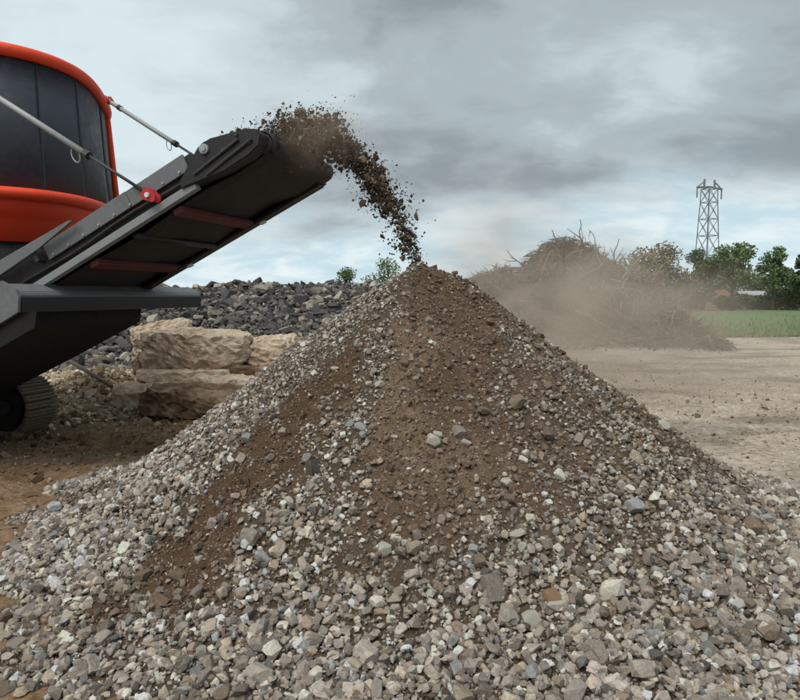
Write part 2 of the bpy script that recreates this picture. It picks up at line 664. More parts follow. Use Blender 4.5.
ng = 14000
gxp = rng.uniform(10, 60, ng)
gyp = 27.3 + 0.10 * (gxp - 9.5) + rng.exponential(6.0, ng) - 0.6
gh = rng.uniform(0.10, 0.34, ng)
ga = rng.uniform(0, math.pi, ng)
gw = rng.uniform(0.015, 0.04, ng)
dxg, dyg = np.cos(ga) * gw, np.sin(ga) * gw
ln = rng.normal(0, 0.10, (ng, 2))
Vg = np.stack([np.c_[gxp - dxg, gyp - dyg, np.full(ng, 0.0)], np.c_[gxp + dxg, gyp + dyg, np.full(ng, 0.0)],
               np.c_[gxp + ln[:, 0], gyp + ln[:, 1], gh]], 1).reshape(-1, 3)
grass = link('grass', mesh_np('grass', Vg, np.arange(ng * 3).reshape(-1, 3), M['grass']))
tag(grass, 'blades of green grass along the near edge of the meadow', None, None, 'stuff')

# ================================================================== THE GRAVEL PILE
pile = empty('gravel_pile', (PX, PY, 0))
tag(pile, 'tall cone of grey crushed stone streaked with brown soil below the conveyor', 'gravel pile')
POFF = np.array([PX, PY, 0])

n = 330
gxx = np.linspace(PX - 3.9, PX + 3.9, n)
gyy = np.linspace(PY - 3.9, PY + 3.3, n)
X, Y = np.meshgrid(gxx, gyy)
Z = pile_height(X, Y)
Zg = ground_height(X, Y)
idx = np.arange(n * n).reshape(n, n)
Fq = np.stack([idx[:-1, :-1], idx[:-1, 1:], idx[1:, 1:], idx[1:, :-1]], -1).reshape(-1, 4)
keep = (Z > Zg - 0.06).ravel()
Fq = Fq[keep[Fq].all(1)]
used = np.unique(Fq)
remap = -np.ones(n * n, int)
remap[used] = np.arange(len(used))
xf, yf = X.ravel()[used], Y.ravel()[used]
ms = soil_mask(xf, yf)[:, None]
c_soil = np.array(srgb(112, 96, 81))
c_soil2 = np.array(srgb(92, 77, 63))
c_grit = np.array(srgb(84, 73, 62))
tt = sstep(-0.12, 0.14, fbm(xf, yf, 1.2, 4, 63))[:, None]
rs_, ps_ = pile_polar(xf, yf)
streak = ((1 - sstep(8, 13, np.abs(ps_ + 35))) * sstep(0.7, 1.0, rs_))[:, None]
c_damp = np.array(srgb(82, 66, 52))
bs = (c_soil * tt + c_soil2 * (1 - tt)) * (1 - streak) + c_damp * streak
pc = bs * ms + c_grit * (1 - ms)
link('soil_core', mesh_np('soil_core', np.c_[xf, yf, Z.ravel()[used]] - POFF, remap[Fq], M['pile_soil'], pc, True), pile)


def pile_normal(x, y, e=0.04):
    zx = (pile_height(x + e, y) - pile_height(x - e, y)) / (2 * e)
    zy = (pile_height(x, y + e) - pile_height(x, y - e)) / (2 * e)
    nn = np.stack([-zx, -zy, np.ones_like(zx)], -1)
    return nn / np.linalg.norm(nn, axis=1, keepdims=True)


PAL = np.array([srgb(172, 162, 150), srgb(152, 142, 132), srgb(138, 129, 121), srgb(160, 147, 131), srgb(116, 110, 104),
                srgb(134, 134, 133), srgb(206, 198, 184), srgb(128, 112, 98), srgb(96, 91, 87), srgb(150, 134, 116)])
PALW = np.array([0.19, 0.15, 0.13, 0.13, 0.09, 0.07, 0.11, 0.07, 0.04, 0.02])


def stone_color(n, m, ph):
    c = PAL[rng.choice(len(PAL), n, p=PALW)] * rng.lognormal(0, 0.30, (n, 1))
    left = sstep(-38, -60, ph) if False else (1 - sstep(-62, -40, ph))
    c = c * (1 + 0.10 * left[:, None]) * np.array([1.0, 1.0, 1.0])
    dirt = np.clip(m * rng.uniform(0.0, 1.0, n) ** 0.8 + rng.uniform(0, 0.45, n) ** 1.3, 0, 0.92)[:, None]
    return np.clip(c * np.array([1.04, 1.06, 1.07]) * (1 - dirt) + c_soil * dirt, 0, 0.56)


def pile_points(nwant, size_fn, keep_fn, rmax=3.5):
    n0 = int(nwant)
    rr = np.sqrt(rng.random(n0)) * rmax
    pp = rng.uniform(-180, 180, n0)
    x, y = PX + rr * np.sin(np.radians(pp)), PY - rr * np.cos(np.radians(pp))
    z = pile_height(x, y)
    m = soil_mask(x, y)
    ok = (z > ground_height(x, y) - 0.01) & (rng.random(n0) < keep_fn(rr, pp, m))
    ok &= (np.abs(pp) < 125) | (rng.random(n0) < 0.45)
    x, y, z, rr, pp, m = (q[ok] for q in (x, y, z, rr, pp, m))
    s = size_fn(rr, pp, m, len(x))
    return x, y, z, rr, pp, m, s


def gravel_layer(name, templates, nwant, size_fn, keep_fn, sink, tilt=None, flat=(0.55, 0.95)):
    x, y, z, rr, pp, m, s = pile_points(nwant, size_fn, keep_fn)
    nn = len(x)
    scl = np.stack([s * rng.uniform(0.95, 1.45, nn), s * rng.uniform(0.75, 1.1, nn), s * rng.uniform(*flat, nn)], -1)
    nor = pile_normal(x, y)
    pos = np.stack([x, y, z], -1) + nor * (s * rng.uniform(*sink, nn))[:, None] - POFF
    rot = rand_rot(nn) if tilt is None else rand_rot(nn, tilt, nor)
    V, F, C = scatter(templates, pos, scl, rot, stone_color(nn, m, pp))
    o = link(name, mesh_np(name, V, F, M['stone'], C), pile)
    o['kind'] = 'stuff'
    return nn


def sz_mid(r, ph, m, k):
    b = np.interp(r, [0, 0.8, 1.6, 2.2, 2.7, 3.3], [0.018, 0.019, 0.021, 0.024, 0.029, 0.031])
    return b * rng.lognormal(0, 0.42, k) * (1 - 0.18 * (1 - sstep(-60, -42, ph)))


def sz_big(r, ph, m, k):
    b = np.interp(r, [0, 1.0, 2.0, 2.7, 3.3], [0.026, 0.031, 0.038, 0.046, 0.050])
    return b * 0.75 * np.clip(rng.lognormal(0, 0.36, k), 0.5, 1.65)


def sz_small(r, ph, m, k):
    return 0.0135 * rng.lognormal(0, 0.34, k)


gravel_layer('grit', T_SMALL, 110000, sz_small, lambda r, p, m: 0.36 + 0.5 * m + 0.14 * sstep(2.0, 2.6, r), (-0.05, 0.30))
gravel_layer('gravel', T_MID, 100000, sz_mid, lambda r, p, m: (np.where(np.abs(p + 35) < 10, 0.09, 0.26) + 0.74 * (1 - m) ** 1.2) * np.interp(r, [0, 1.5, 2.2, 3.3], [1.0, 1.0, 0.9, 0.66]), (-0.10, 0.55), 0.6)
gravel_layer('coarse_gravel', T_BIG, 34000, sz_big, lambda r, p, m: (0.04 + (1 - m) ** 1.5) * np.interp(r, [0, 0.8, 1.6, 2.2, 2.7, 3.3], [0.03, 0.05, 0.13, 0.42, 0.72, 0.62]), (0.05, 0.6), 0.55)

# crumbly lumps of soil lying in the brown streaks
x, y, z, rr, pp, m, sl_ = pile_points(60000, lambda r, p, m, k: 0.021 * rng.lognormal(0, 0.5, k), lambda r, p, m: 0.5 * sstep(0.35, 0.85, m))
nn = len(x)
lump_c = (c_soil * rng.uniform(0.2, 0.9, (nn, 1)) + c_soil2 * 0.4) * rng.lognormal(0, 0.2, (nn, 1))
V, F, C = scatter(T_SMALL, np.stack([x, y, z + 0.1 * sl_], -1) - POFF, sl_[:, None] * rng.uniform(0.7, 1.4, (nn, 3)), rand_rot(nn), lump_c)
o = link('soil_lumps', mesh_np('soil_lumps', V, F, M['clod'], C), pile)
o['kind'] = 'stuff'

# the largest stones: pieces of their own
stone_meshes = []
for i in range(48):
    tv, tf = T_BIG[i % len(T_BIG)]
    tv = tv * np.array([rng.uniform(1.05, 1.4), rng.uniform(0.8, 1.05), rng.uniform(0.6, 0.9)])
    c = PAL[rng.choice(len(PAL), p=PALW)] * rng.uniform(0.92, 1.25)
    if i % 12 == 5:
        c = np.array(srgb(196, 190, 176))
    if i % 24 == 7:
        c = np.array(srgb(164, 132, 102))
    stone_meshes.append(mesh_np('stone', tv, tf, M['stone'], np.tile(np.clip(c, 0, 0.54), (len(tv), 1))))
pale_ix = [i for i in range(48) if i % 12 == 5]
tan_ix = [i for i in range(48) if i % 24 == 7]
# notable ones first (x, y on the plan, size, which)
notable = [(0.20, 3.92, 0.085, 'p'), (0.23, 3.98, 0.075, 'p'), (0.36, 4.02, 0.075, 'g'), (0.40, 3.97, 0.06, 'p'),
           (-0.08, 3.36, 0.075, 'p'), (0.21, 3.28, 0.06, 'p'), (0.74, 3.17, 0.095, 't'), (0.77, 3.12, 0.10, 'p'),
           (0.62, 3.05, 0.085, 'p'), (-0.15, 2.88, 0.075, 't'), (-0.62, 2.80, 0.09, 'p'), (0.05, 2.78, 0.08, 'p'),
           (-0.13, 4.32, 0.055, 'p'), (0.06, 4.75, 0.055, 'p'), (0.21, 4.86, 0.05, 'g'), (0.45, 4.30, 0.06, 'g'),
           (2.02, 5.05, 0.09, 'p'), (-1.95, 2.95, 0.07, 'p'), (0.62, 3.45, 0.07, 'p'), (-0.45, 4.55, 0.055, 'p')]
cnt = 0
for x, y, s, w in notable:
    me = stone_meshes[{'p': pale_ix, 't': tan_ix, 'g': [0, 3, 8, 15]}[w][cnt % (2 if w == 't' else 4)]]
    z = float(pile_height(x, y))
    o = link('stone', me, pile, (x - PX, y - PY, z + 0.22 * s))
    o.scale = (s, s, s)
    o.rotation_euler = (rng.uniform(-0.5, 0.5), rng.uniform(-0.5, 0.5), rng.uniform(0, 6.28))
    cnt += 1
tries = 0
placed = []
while cnt < 300 and tries < 20000:
    tries += 1
    r_ = rng.uniform(1.9, 3.25)
    p_ = rng.uniform(-62, 58)
    x, y = PX + r_ * math.sin(R(p_)), PY - r_ * math.cos(R(p_))
    if y < 2.55 or abs(x) > 0.62 * y + 0.1:
        continue
    m = float(soil_mask(x, y))
    if rng.random() < m * 0.8:
        continue
    s = rng.uniform(0.038, 0.062) * (0.75 if r_ < 2.3 else 1.0)
    if any((x - a) ** 2 + (y - b) ** 2 < (0.75 * (s + c)) ** 2 for a, b, c in placed):
        continue
    placed.append((x, y, s))
    z = float(pile_height(x, y))
    o = link('stone', stone_meshes[int(rng.choice([q for q in range(48) if q not in tan_ix]))], pile, (x - PX, y - PY, z + s * rng.uniform(0.25, 0.55)))
    o.scale = (s, s, s)
    o.rotation_euler = rng.uniform(0, 6.28, 3)
    cnt += 1

# ================================================================== THE CRUSHER
mach = empty('mobile_crusher', (-6.2, 7.6, 0))
tag(mach, 'orange and grey tracked crusher with raised discharge conveyor over the gravel pile', 'crusher')
MB = Vector(mach.location)

TH, AL = 0.298, 0.4529
CP = Vector((-1.246, 5.207, 2.745))
CU = Vector((math.cos(AL) * math.cos(TH), -math.cos(AL) * math.sin(TH), math.sin(AL)))
CV = Vector((math.sin(TH), math.cos(TH), 0))
CN = CU.cross(CV)
CW = 1.375


def cf(x, y, z):
    """conveyor frame: x along the belt (0 at the head), y across (0 near rail), z off the belt -> machine space"""
    return CP + CU * x + CV * y + CN * z - MB


def pf(o):                                   # plan frame of the machine at a point o
    hu = Vector((math.cos(TH), -math.sin(TH), 0))
    return lambda x, y, z: Vector(o) + hu * x + CV * y + Vector((0, 0, z)) - MB


conv = empty('discharge_conveyor', (0, 0, 0), mach)
conv['label'] = 'raised grey conveyor with dark rubber belt'


def cbox(name, mat, *b, bevel=0.004, parent=conv):
    bm = bmesh.new()
    add_box(bm, *b, fr=cf, bevel=bevel)
    return bm_obj(name, bm, M[mat], parent)


# near side of the frame, from the flange up
cbox('side_flange', 'silver', -2.35, -0.40, -0.035, 0.03, -0.036, 0.026)
cbox('side_web', 'black_steel', -5.4, -0.34, 0.0, 0.028, 0.03, 0.25)
for x0, x1, y0, z0, z1 in ((-1.0, -0.40, -0.03, 0.125, 0.262), (-1.95, -1.004, -0.03, 0.128, 0.266)):
    cbox('side_skirt', 'skirt', x0, x1, y0, y0 + 0.025, z0, z1)
bm = bmesh.new()
add_prism(bm, [(-5.4, 0.20), (-2.6, 0.215), (-1.95, 0.225), (-1.52, 0.268), (-1.56, 0.285), (-2.3, 0.325), (-5.4, 0.39)], -0.105, -0.08, cf)
bm_obj('outer_skirt', bm, M['skirt'], conv)
for x in (-2.05, -2.7, -3.5):
    cbox('skirt_bracket', 'dark_steel', x, x + 0.04, -0.078, 0.0, 0.15, 0.26)
for i in range(9):
    x = -0.48 - 0.175 * i
    bm = bmesh.new()
    add_tube(bm, [cf(x, -0.0305, 0.148), cf(x, -0.040, 0.148)], 0.010, 6)
    bm_obj('bolt', bm, M['zinc'], conv)
bm = bmesh.new()
add_tube(bm, [cf(-5.0 + 0.25 * i, -0.022, 0.075 + 0.012 * math.sin(i * 1.3)) for i in range(19)], 0.013, 8)
bm_obj('hydraulic_hose', bm, M['belt'], conv, True)
cbox('lower_plate', 'skirt', -5.4, -2.36, -0.04, 0.0, -0.12, 0.05)
# far side
cbox('side_web', 'black_steel', -5.4, 0.14, CW - 0.04, CW, -0.05, 0.17)
cbox('side_skirt', 'skirt', -5.4, -0.5, CW + 0.004, CW + 0.025, 0.262, 0.40)
# rubber belt: a loop with a slight trough, wrapping the head drum
DR = 0.088
prof = []
for i in range(13):
    t = -math.pi / 2 + math.pi * i / 12
    prof.append((DR * math.cos(t) + 0.19, DR * math.sin(t) + 0.04))
prof = [(-5.3, -0.03)] + [(x, -0.03 - 0.015 * math.sin(x * 4.0)) for x in (-4.5, -3.9, -3.3, -2.7, -2.1, -1.7, -1.4, -1.1, -0.9, -0.6, -0.4)] + [(-0.10, -0.06)] + prof + [(-0.6, 0.132), (-5.3, 0.132)]
bm = bmesh.new()
ys = np.linspace(0.10, CW - 0.055, 9)
rows = []
for (x, z) in prof:
    row = []
    for j, y in enumerate(ys):
        s = (y - CW / 2) / (CW / 2)
        dz = 0.0
        if z > 0.131 and x < 0:
            dz = 0.10 * abs(s) ** 2 * min(1, max(0, (-x - 0.2) / 1.0))
        elif x < -0.3 and z < 0.1:
            dz = -0.03 * (1 - s * s) * (0.7 + 0.5 * math.sin(x * 5 + j)) + 0.02 * s
        row.append(bm.verts.new(cf(x, y, z + dz)))
    rows.append(row)
for a, b in zip(rows, rows[1:]):
    for j in range(len(ys) - 1):
        bm.faces.new((a[j], a[j + 1], b[j + 1], b[j]))
belt = bm_obj('belt', bm, M['belt'], conv, True)
sm = belt.modifiers.new('thickness', 'SOLIDIFY')
sm.thickness = 0.014
# head drum and its shaft
bm = bmesh.new()
add_tube(bm, [cf(0.19, 0.09, 0.04), cf(0.19, CW - 0.05, 0.04)], DR - 0.016, 28)
bm_obj('head_drum', bm, M['dark_steel'], conv, True)
# black guard plate over the head's near end
bm = bmesh.new()
gp = [(-0.52, 0.02), (-0.50, 0.08), (-0.34, 0.16), (-0.26, 0.22), (-0.19, 0.24), (-0.11, 0.23), (0.18, 0.148), (0.26, 0.10), (0.275, 0.04), (0.23, -0.02), (0.12, -0.045), (-0.12, -0.04)]
add_prism(bm, gp, -0.055, 0.085, cf)
es = [e for e in bm.edges]
bmesh.ops.bevel(bm, geom=es, offset=0.008, segments=2, affect='EDGES')
head = bm_obj('head_guard', bm, M['black_steel'], conv)
bm = bmesh.new()
add_tube(bm, [cf(-0.19, -0.056, 0.182), cf(-0.19, -0.075, 0.182)], 0.038, 20)
add_tube(bm, [cf(-0.19, -0.075, 0.182), cf(-0.19, -0.086, 0.182)], 0.024, 6)
bm_obj('bearing_cap', bm, M['zinc'], conv)
for (x, z) in ((-0.05, 0.10), (0.17, 0.035), (0.10, 0.14)):
    bm = bmesh.new()
    add_tube(bm, [cf(x, -0.056, z), cf(x, -0.068, z)], 0.013, 6)
    bm_obj('bolt', bm, M['dark_steel'], conv)
# slanting ribs on the guard plate
for a, b in (((-0.36, 0.055), (0.10, 0.10)), ((-0.26, 0.0), (0.20, 0.045))):
    bm = bmesh.new()
    add_tube(bm, [cf(a[0], -0.058, a[1]), cf(b[0], -0.066, b[1])], 0.012, 8)
    bm_obj('guard_rib', bm, M['dark_steel'], conv)
# curled rubber scraper lip hanging behind the head guard
bm = bmesh.new()
lip = []
for i in range(9):
    t = -1.2 + 2.6 * i / 8
    lip.append((0.19 + (DR + 0.022) * math.cos(t), 0.04 + (DR + 0.022) * math.sin(t)))
a = [bm.verts.new(cf(x, 0.10, z)) for x, z in lip]
b = [bm.verts.new(cf(x, 0.20, z)) for x, z in lip]
for i in range(8):
    bm.faces.new((a[i], a[i + 1], b[i + 1], b[i]))
o = bm_obj('belt_edge_strip', bm, M['black_steel'], conv, True)
o.modifiers.new('thickness', 'SOLIDIFY').thickness = 0.012
# red cross beams below the return belt
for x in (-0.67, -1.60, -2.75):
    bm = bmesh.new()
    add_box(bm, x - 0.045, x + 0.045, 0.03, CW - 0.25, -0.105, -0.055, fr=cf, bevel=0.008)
    bm_obj('cross_beam', bm, M['shaded_beam_red'], conv)
    bm = bmesh.new()
    add_tube(bm, [cf(x + 0.02, CW - 0.25, -0.06), cf(x + 0.02, CW - 0.02, -0.04)], 0.018, 8)
    bm_obj('beam_stub', bm, M['black_steel'], conv)
    bm = bmesh.new()
    add_tube(bm, [cf(x + 0.08, CW - 0.08, -0.07), cf(x + 0.08, CW - 0.08, -0.088)], 0.036, 14)
    bm_obj('sky_slot_disc', bm, M['pale'], conv)  # pale disc standing in for sky seen through a slot in the rail
# return rollers
for x in (-1.12, -2.15):
    bm = bmesh.new()
    add_tube(bm, [cf(x, 0.03, -0.075), cf(x, CW - 0.20, -0.075)], 0.028, 14)
    bm_obj('return_roller', bm, M['black_steel'], conv, True)
# far lower edge plate of the frame
cbox('edge_plate', 'black_steel', -5.4, 0.12, CW - 0.16, CW - 0.042, -0.075, -0.045)
# belly pan of the lower section
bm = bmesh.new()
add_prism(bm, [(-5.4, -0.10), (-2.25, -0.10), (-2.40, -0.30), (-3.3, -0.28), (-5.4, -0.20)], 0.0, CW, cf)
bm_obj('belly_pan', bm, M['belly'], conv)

# boxed cross guard under the conveyor
cg = CP + CU * (-2.13) + CN * (-0.12)
fr = pf(cg)
bm = bmesh.new()
gprof = [(0.10, -0.12), (0.115, -0.01), (0.09, 0.03), (-0.03, 0.095), (-0.12, 0.095), (-0.12, -0.12)]
add_prism(bm, gprof, -0.42, 2.12, fr)
bmesh.ops.bevel(bm, geom=[e for e in bm.edges], offset=0.012, segments=2, affect='EDGES')
guard = bm_obj('cross_guard', bm, M['skirt'], conv)
guard['label'] = 'grey boxed guard beam crossing under the conveyor'
bm = bmesh.new()
add_prism(bm, [(0.135, -0.13), (0.15, -0.01), (0.12, 0.05), (-0.02, 0.115), (-0.14, 0.115), (-0.14, -0.13)], -0.45, -0.424, fr)
bm_obj('guard_end_plate', bm, M['skirt'], conv)
bm = bmesh.new()
add_box(bm, 0.118, 0.126, -0.40, 2.08, -0.135, -0.015, fr=fr)
bm_obj('guard_shade_strip', bm, M['black_steel'], conv)  # added black strip: paints the guard's lower front face as shaded

# round housing at the rear of the machine
HC = Vector((-5.029, 7.954, 0))
HA, HB, HEX, HT = 1.434, 1.639, 0.648, -0.268
HU = Vector((math.cos(HT), -math.sin(HT), 0))
HV = Vector((math.sin(HT), math.cos(HT), 0))
ZT, ZL = 4.09, 2.75


def hp(t, sc, z):
    c_, s_ = math.cos(t), math.sin(t)
    x = math.copysign(abs(c_) ** HEX, c_) * HA * sc
    y = math.copysign(abs(s_) ** HEX, s_) * HB * sc
    return HC + HU * x + HV * y + Vector((0, 0, z)) - MB


hous = empty('round_housing', (0, 0, 0), mach)
hous['label'] = 'rounded dark panel housing between two orange rims'


def torus(name, sc, z, rad, mat, squash=1.0):
    ts = np.linspace(0, 2 * math.pi, 161)[:-1]
    ring = [hp(t, sc, z) for t in ts]
    bm = bmesh.new()
    rows = []
    for i, p in enumerate(ring):
        d = (ring[(i + 1) % 160] - ring[i - 1]).normalized()
        o_ = d.cross(Vector((0, 0, 1))).normalized()
        rows.append([bm.verts.new(p + o_ * rad * math.cos(a_) + Vector((0, 0, 1)) * rad * squash * math.sin(a_))
                     for a_ in (2 * math.pi * j / 14 for j in range(14))])
    for i in range(160):
        for j in range(14):
            bm.faces.new((rows[i][j], rows[i][(j + 1) % 14], rows[(i + 1) % 160][(j + 1) % 14], rows[(i + 1) % 160][j]))
    return bm_obj(name, bm, M[mat], hous, True)


torus('top_rim', 1.0, ZT, 0.062, 'orange')
torus('lower_rim', 1.065, ZL - 0.05, 0.075, 'orange', 0.8)


def skin(name, t0, t1, rings, mat, nseg, parent=hous):
    bm = bmesh.new()
    ts = np.linspace(t0, t1, nseg + 1)
    rows = [[bm.verts.new(hp(t, sc, z)) for t in ts] for sc, z in rings]
    for a, b in zip(rows, rows[1:]):
        for j in range(nseg):
            bm.faces.new((a[j], a[j + 1], b[j + 1], b[j]))
    o = bm_obj(name, bm, M[mat], parent, True)
    o.modifiers.new('thickness', 'SOLIDIFY').thickness = 0.012
    return o


seams = np.linspace(0, 2 * math.pi, 15)
for a, b in zip(seams, seams[1:]):
    skin('panel', a + 0.004, b - 0.004, [(0.985, ZT - 0.03), (1.01, (ZT + ZL) / 2), (1.045, ZL - 0.02)], 'panel', 14)
    pts = [hp(b, 0.99, ZT - 0.05), hp(b, 1.012, (ZT + ZL) / 2), hp(b, 1.042, ZL)]
    bm = bmesh.new()
    add_tube(bm, pts, 0.004, 6)
    bm_obj('seam_strip', bm, M['panel'], hous)
# orange corner post on the side of the housing that faces the pile: find the outline as seen along the yard
best_t = max(np.linspace(0, 2 * math.pi, 721), key=lambda t: ((hp(t, 1, 0) + MB).x) / ((hp(t, 1, 0) + MB).y))
bm = bmesh.new()
add_tube(bm, [hp(best_t, 1.0, ZT), hp(best_t, 1.035, (ZT + ZL) / 2), hp(best_t, 1.07, ZL - 0.03)], 0.038, 10)
bm_obj('corner_post', bm, M['orange'], hous, True)
skin('underside_cone', 0, 2 * math.pi, [(1.05, ZL - 0.09), (0.97, ZL - 0.25), (0.93, ZL - 0.29), (0.925, ZL - 0.50)], 'orange', 120)
skin('lid', 0, 2 * math.pi, [(0.985, ZT + 0.01), (0.6, ZT + 0.10), (0.01, ZT + 0.12)], 'panel', 100)
skin('skirting', 0, 2 * math.pi, [(0.90, ZL - 0.46), (0.88, 1.75)], 'dark_steel', 100)

# chassis, plain box work under the housing
fr = pf((-5.2, 8.0, 0))
ch = empty('chassis', (0, 0, 0), mach)
bm = bmesh.new()
add_box(bm, -4.2, 0.1, -1.05, 1.05, 0.72, 1.28, fr=fr, bevel=0.03)
bm_obj('frame_beam', bm, M['black_steel'], ch)
bm = bmesh.new()
add_box(bm, -4.0, -0.3, -1.2, 1.2, 1.284, 1.74, fr=fr, bevel=0.04)
bm_obj('engine_box', bm, M['black_steel'], ch)


def make_track(near_edge):
    """crawler track: near_edge = plan point of the outer face at the idler"""
    fr = pf(near_edge)
    r_, wd, ln_ = 0.30, 0.46, 3.1
    t = empty('crawler_track', (0, 0, 0), mach)
    t['label'] = 'muddy steel crawler track'
    bm = bmesh.new()
    outline = []
    for i in range(17):
        a_ = -math.pi / 2 + math.pi * i / 16
        outline.append((-r_ - 0.06 + (r_ - 0.015) * math.cos(a_), r_ + 0.06 + (r_ - 0.015) * math.sin(a_)))
    for i in range(17):
        a_ = math.pi / 2 + math.pi * i / 16
        outline.append((-ln_ + (r_ - 0.015) * math.cos(a_), r_ + 0.06 + (r_ - 0.015) * math.sin(a_)))
    add_prism(bm, outline, 0.05, wd - 0.05, fr)
    bm_obj('track_frame', bm, M['black_steel'], t)
    bm = bmesh.new()
    add_tube(bm, [fr(-r_ - 0.06, -0.02, r_ + 0.06), fr(-r_ - 0.06, 0.06, r_ + 0.06)], r_ - 0.055, 28)
    w_ = bm_obj('idler_wheel', bm, M['black_steel'], t)
    bm = bmesh.new()
    add_tube(bm, [fr(-r_ - 0.06, -0.05, r_ + 0.06), fr(-r_ - 0.06, -0.02, r_ + 0.06)], 0.09, 18)
    bm_obj('wheel_hub', bm, M['dark_steel'], t)
    # pads all round
    per = []
    step = 0.085
    s = 0.0
    straight = ln_ - r_ - 0.06
    total = 2 * straight + 2 * math.pi * r_
    pad = None
    i = 0
    while s < total - step * 0.5:
        if s < straight:
            x, z, a_ = -ln_ + s, 0.06, -math.pi / 2
        elif s < straight + math.pi * r_:
            q = (s - straight) / r_ - math.pi / 2
            x, z, a_ = -r_ - 0.06 + r_ * math.cos(q), r_ + 0.06 + r_ * math.sin(q), q
        elif s < 2 * straight + math.pi * r_:
            x, z, a_ = -r_ - 0.06 - (s - straight - math.pi * r_), 2 * r_ + 0.06, math.pi / 2
        else:
            q = (s - 2 * straight - math.pi * r_) / r_ + math.pi / 2
            x, z, a_ = -ln_ + r_ * math.cos(q), r_ + 0.06 + r_ * math.sin(q), q
        if pad is None:
            bm = bmesh.new()
            add_box(bm, 0.0, 0.026, 0, wd, -0.038, 0.038)
            add_box(bm, 0.0255, 0.052, 0.004, wd - 0.004, -0.032, -0.016)
            add_box(bm, 0.0255, 0.052, 0.004, wd - 0.004, 0.012, 0.028)
            bmesh.ops.recalc_face_normals(bm, faces=bm.faces[:])
            pad = bpy.data.meshes.new('track_pad')
            bm.to_mesh(pad)
            bm.free()
            pad.materials.append(M['track'])
        o = link('track_pad', pad, t)
        hu = Vector((math.cos(TH), -math.sin(TH), 0))
        ax = hu * math.cos(a_) + Vector((0, 0, 1)) * math.sin(a_)
        az = CV.cross(ax) * -1
        mt = Matrix((ax, CV, ax.cross(CV))).transposed().to_4x4()
        mt.translation = fr(x, 0, z)
        o.matrix_basis = mt
        s += step
        i += 1


make_track((-4.42, 7.85, 0))
make_track((-4.42 - 2.15 * math.sin(TH), 7.85 - 2.15 * math.cos(TH), 0))


# the two suspension rods of the conveyor
def rod(top, bot, name_label, split=0.62, thick=0.026):
    top, bot = Vector(top) - MB, Vector(bot) - MB
    e = empty('suspension_rod', (0, 0, 0), mach)
    e['label'] = name_label
    d = bot - top
    L_ = d.length
    dn = d.normalized()
    bm = bmesh.new()
    add_tube(bm, [top + dn * 0.10, top + d * split], thick, 12)
    bm_obj('turnbuckle_tube', bm, M['zinc'], e, True)
    bm = bmesh.new()
    add_tube(bm, [top + d * (split - 0.06), bot - dn * 0.05], thick * 0.5, 10)
    bm_obj('threaded_rod', bm, M['dark_steel'], e, True)
    for f in (0.0, 1.0):
        c_ = top + d * f
        side = dn.cross(Vector((0, 0, 1))).normalized()
        for sgn in (-1, 1):
            bm = bmesh.new()
            upv = side.cross(dn).normalized()
            ln2 = 0.066
            frm = lambda x, y, z, c_=c_, sgn=sgn: c_ + dn * x + side * (y + sgn * 0.03) + upv * z
            add_prism(bm, [(-ln2, -0.04), (-ln2 * 0.3, -0.05), (ln2, -0.028), (ln2 * 1.2, 0), (ln2, 0.028), (-ln2 * 0.3, 0.05), (-ln2, 0.04)], -0.008, 0.008, frm)
            bm_obj('clevis_plate', bm, M['red'], e)
        bm = bmesh.new()
        add_tube(bm, [c_ - side * 0.055, c_ + side * 0.055], 0.02, 12)
        bm_obj('clevis_pin', bm, M['pale'], e)
    for f in (0.10, split):
        c_ = top + d * f
        bm = bmesh.new()
        add_tube(bm, [c_ - dn * 0.03, c_ + dn * 0.03], thick * 1.35, 8)
        bm_obj('lock_nut', bm, M['dark_steel'], e)
    # wire safety ring hanging under the tube's end
    c_ = top + d * (split - 0.035)
    pts = []
    for i in range(15):
        a_ = -2.6 + 5.2 * i / 14 - math.pi / 2
        pts.append(c_ + dn * (-0.035 + 0.055 * math.cos(a_)) + Vector((0, 0, -0.065 + 0.055 * math.sin(a_))))
    bm = bmesh.new()
    add_tube(bm, [c_ - dn * 0.10 + Vector((0, 0, -0.015))] + pts, 0.0055, 6)
    bm_obj('safety_ring', bm, M['zinc'], e, True)


near_low = CP + CU * (-0.78) + CV * (-0.06) + CN * 0.10
far_low = CP + CU * (-0.62) + CV * (CW + 0.06) + CN * 0.28
t_rim = min((best_t - 0.22, best_t + 0.22), key=lambda t: hp(t, 1, 0).y)
t_far = hp(t_rim, 1.04, ZT + 0.04) + MB
t_near = Vector((-4.32, 6.28, 3.92))
rod(t_near, near_low, 'grey suspension rod on the near side, crossing in front of the dark panels', 0.74)
rod(t_far, far_low, 'grey suspension rod on the far side, against the sky', 0.52)

# ================================================================== SOIL THROWN OFF THE BELT
stream = empty('falling_soil_stream', (0.2, 5.48, 2.0))
tag(stream, 'dark brown soil and stones tumbling off the conveyor head onto the pile summit', 'soil stream')
SO = np.array(stream.location)
cu, cv, cn, cp_ = (np.array(q) for q in (CU, CV, CN, CP))
V0 = 2.35


def stream_pos(t, a, b):
    """t seconds after leaving the drum (negative: still on the belt), a across the belt, b off the belt"""
    t = np.asarray(t, float)
    wid = np.interp(t, [-0.3, 0, 0.15, 0.35, 0.6], [0.42, 0.40, 0.30, 0.17, 0.08])
    lift = np.interp(t, [-0.3, -0.1, 0, 0.15, 0.35, 0.6], [0.04, 0.06, 0.09, 0.10, 0.085, 0.06])
    p0 = cp_ + cv * (CW / 2) + cn * 0.22 + cu * 0.15
    p = p0 + np.multiply.outer(V0 * t, cu)
    p[..., 2] -= 4.9 * np.maximum(t, 0) ** 2
    p = p + np.multiply.outer(wid * a, cv) + np.multiply.outer(lift * b, cn * 0.5 + np.array([0.35, 0, 0.75]))
    return p


